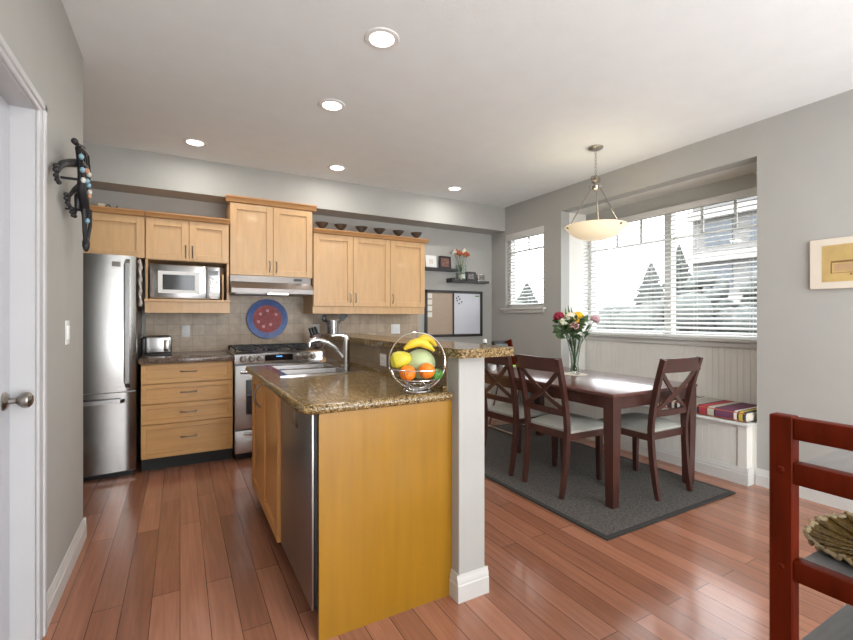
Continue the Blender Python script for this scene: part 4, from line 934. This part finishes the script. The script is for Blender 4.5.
for i, (y, z, mt) in enumerate(((2.47, 1.955, 'bead1'), (2.60, 1.93, 'bead2'), (2.50, 1.905, 'bead1'), (2.61, 1.885, 'bead1'), (2.52, 1.865, 'bead3'), (2.65, 1.875, 'bead1'), (2.66, 1.825, 'bead2'), (2.66, 1.93, 'bead3'), (2.62, 1.70, 'bead1'), (2.68, 1.85, 'bead3'))): P('bead', M().ball((X0+.018, y-.02, z), .013, (.8, 1, 1), 12), mt, t)
for y, z in ((2.56, 1.88), (2.66, 1.76)): P('bracket', M().cyl((XL+.001, y, z), (X0, y, z), .006, n=8), 'iron', t)

# ================================================================== FOREGROUND SHELF UNIT
t = thing('shelf_unit', 'red mahogany open shelf unit with grey shelves in the foreground', 'shelf', (1.7, .3, 0))
sx0, sx1, sy0, sy1 = 1.25, 2.15, .06, .527
for x in (sx0, sx1-.035):
    for y in (sy0, sy1-.048): P('post', M().box(x, x+.035, y, y+.048, 0, 1.008, .003, 1), 'redwood', t)
    for za, zb in ((.955, 1.006), (.850, .901), (.624, .673), (.20, .25)): P('side_rail', M().box(x+.0005, x+.034, sy0+.048, sy1-.048, za, zb, .004, 2), 'redwood', t)
for z in (.895, .667, .478, .24): P('shelf_board', M().box(sx0+.031, sx1-.031, sy0+.01, sy1-.05, z-.018, z, .002, 1), 'shelfg', t)
for z in (.880, .648): P('peg', M().lathe([(0, .003), (.006, .002), (.008, 0)], (sx0, sy1-.024, z), 10, (-1, 0, 0)), 'redwood', t)
# leaf shaped woven tray
t = thing('woven_tray', 'leaf-shaped woven seagrass tray on the mahogany shelf unit', 'tray', (1.55, .36, .668))
def tray(u, v):
    a = 2*PI*u; r = v; ca, sa = math.cos(a), math.sin(a); L, Wd = .20, .150
    p = L*r*math.copysign(abs(ca)**1.15, ca); q = Wd*r*math.copysign(abs(sa)**1.0, sa)
    return (1.502-.6*p+.8*q, .336+.8*p+.6*q, .671+(.012+.032*max(0, sa))*r**3+.003*math.sin(u*2*PI*30)*r)
m = M(); m.grid(tray, 104, 10); m.grid(lambda u, v: (lambda p: (p[0], p[1], p[2]-.005 if p[2]-.005 > .6675 else .6675))(tray(u, v)), 104, 10); P('woven_body', m, 'seagrass', t, smooth=60)
m = M(); pts = []
for k in range(220):
    u = k/220; p = Vector(tray(u, 1)); ph = u*2*PI*40; pts.append(p+Vector((.004*math.cos(ph), .004*math.sin(ph), .003*math.sin(ph))))
m.tube(pts, .0055, 6, closed=True); P('rope_rim', m, 'straw', t, smooth=60)
m = M()
for k in range(26):
    u = (k+.5)/26; m.tube([tray(u, v/8) for v in range(1, 9)], .004, 5)
for v_ in m.bm.verts: v_.co.z += .003
P('ribs', m, 'seagrass', t, smooth=60)

# ================================================================== OUTSIDE
solo('lawn', M().box(5, 90, -40, 60, -3.2, -3.0), 'grass', 'pale lawn outside beyond the blinds', 'lawn', kind='stuff')
def conifer(x, y, h, r, label, seed):
    random.seed(seed); t = thing('conifer', label, 'tree', (x, y, -3.0), group='conifers outside the windows')
    P('trunk', M().cyl((x, y, -3.0), (x, y, h*.9-3.0), .16, .04, 8), 'bark', t); m = M(); n = 15
    for k in range(n):
        f = k/n; zz = -3+h*(.17+.81*f); rr = r*(1-f)**.85+.10; cnt = 14
        ring = []; 
        for j in range(cnt*2):
            a = PI*j/cnt+k*.4; q = rr*(1.0 if j % 2 else .62)*random.uniform(.82, 1.12); ring.append(m.bm.verts.new((x+q*math.cos(a), y+q*math.sin(a), zz-rr*.18*random.uniform(.6, 1.3))))
        top = m.bm.verts.new((x, y, zz+h/n*1.7)); bot = m.bm.verts.new((x, y, zz-.02))
        for j in range(cnt*2): m.bm.faces.new([ring[j], ring[(j+1) % (cnt*2)], top]); m.bm.faces.new([ring[(j+1) % (cnt*2)], ring[j], bot])
    P('needles', m, 'conif', t, smooth=20)
conifer(14.0, 9.34, 5.98, 2.0, 'narrow pointed conifer outside, left half of the bay window', 1)
conifer(21.0, 12.56, 7.6, 2.3, 'taller pointed conifer outside behind the bay window centre post', 2)
conifer(18.0, 19.9, 6.2, 3.2, 'conifer outside seen low through the small window', 4)
def bushy(x, y, r, h, label, seed):
    random.seed(seed); t = thing('bushy_tree', label, 'tree', (x, y, -3.0), group='bushy trees outside the bay window'); P('trunk', M().cyl((x, y, -3.0), (x, y, h-3.0-r), .14, .07, 8), 'bark', t); m = M()
    for k in range(46):
        v = Vector((random.gauss(0, 1), random.gauss(0, 1), random.gauss(0, 1))).normalized(); m.ball(Vector((x, y, h-3.0-r*1.35))+Vector((v.x*r*.8, v.y*r*.8, v.z*r*1.25)), r*random.uniform(.2, .36), n=8)
    P('crown', m, 'conif', t)
bushy(18.0, 9.75, 1.0, 5.9, 'bushy tree outside, just right of the window centre post', 5)
bushy(18.0, 7.4, 1.15, 6.1, 'widest bushy tree outside, at the right edge of the bay window', 6)
m = M(); random.seed(9)
for k in range(420): m.ball((random.uniform(10.6, 11.6), -3+24*random.random(), random.uniform(-2.3, 1.45)), random.uniform(.3, .5), n=8)
solo('hedge', m, 'conif', 'tall clipped hedge outside across the lower bay window', 'hedge', kind='stuff')
t = thing('apartment_building', 'pale apartment block outside at the right of the bay window', 'building', (30, 9, -3))
P('wall', M().box(28, 36, 1.0, 15.9, -3, 14), 'bldg', t)
for k in range(6): P('floor_band', M().box(27.4, 28, 1.0, 15.9, -.6+k*2.6, -.1+k*2.6), 'bldgb', t)
for k in range(6):
    for j in range(6): P('window', M().box(27.93, 28.0, 1.6+j*2.4, 3.1+j*2.4, .4+k*2.6, 1.8+k*2.6), 'bldgw', t)
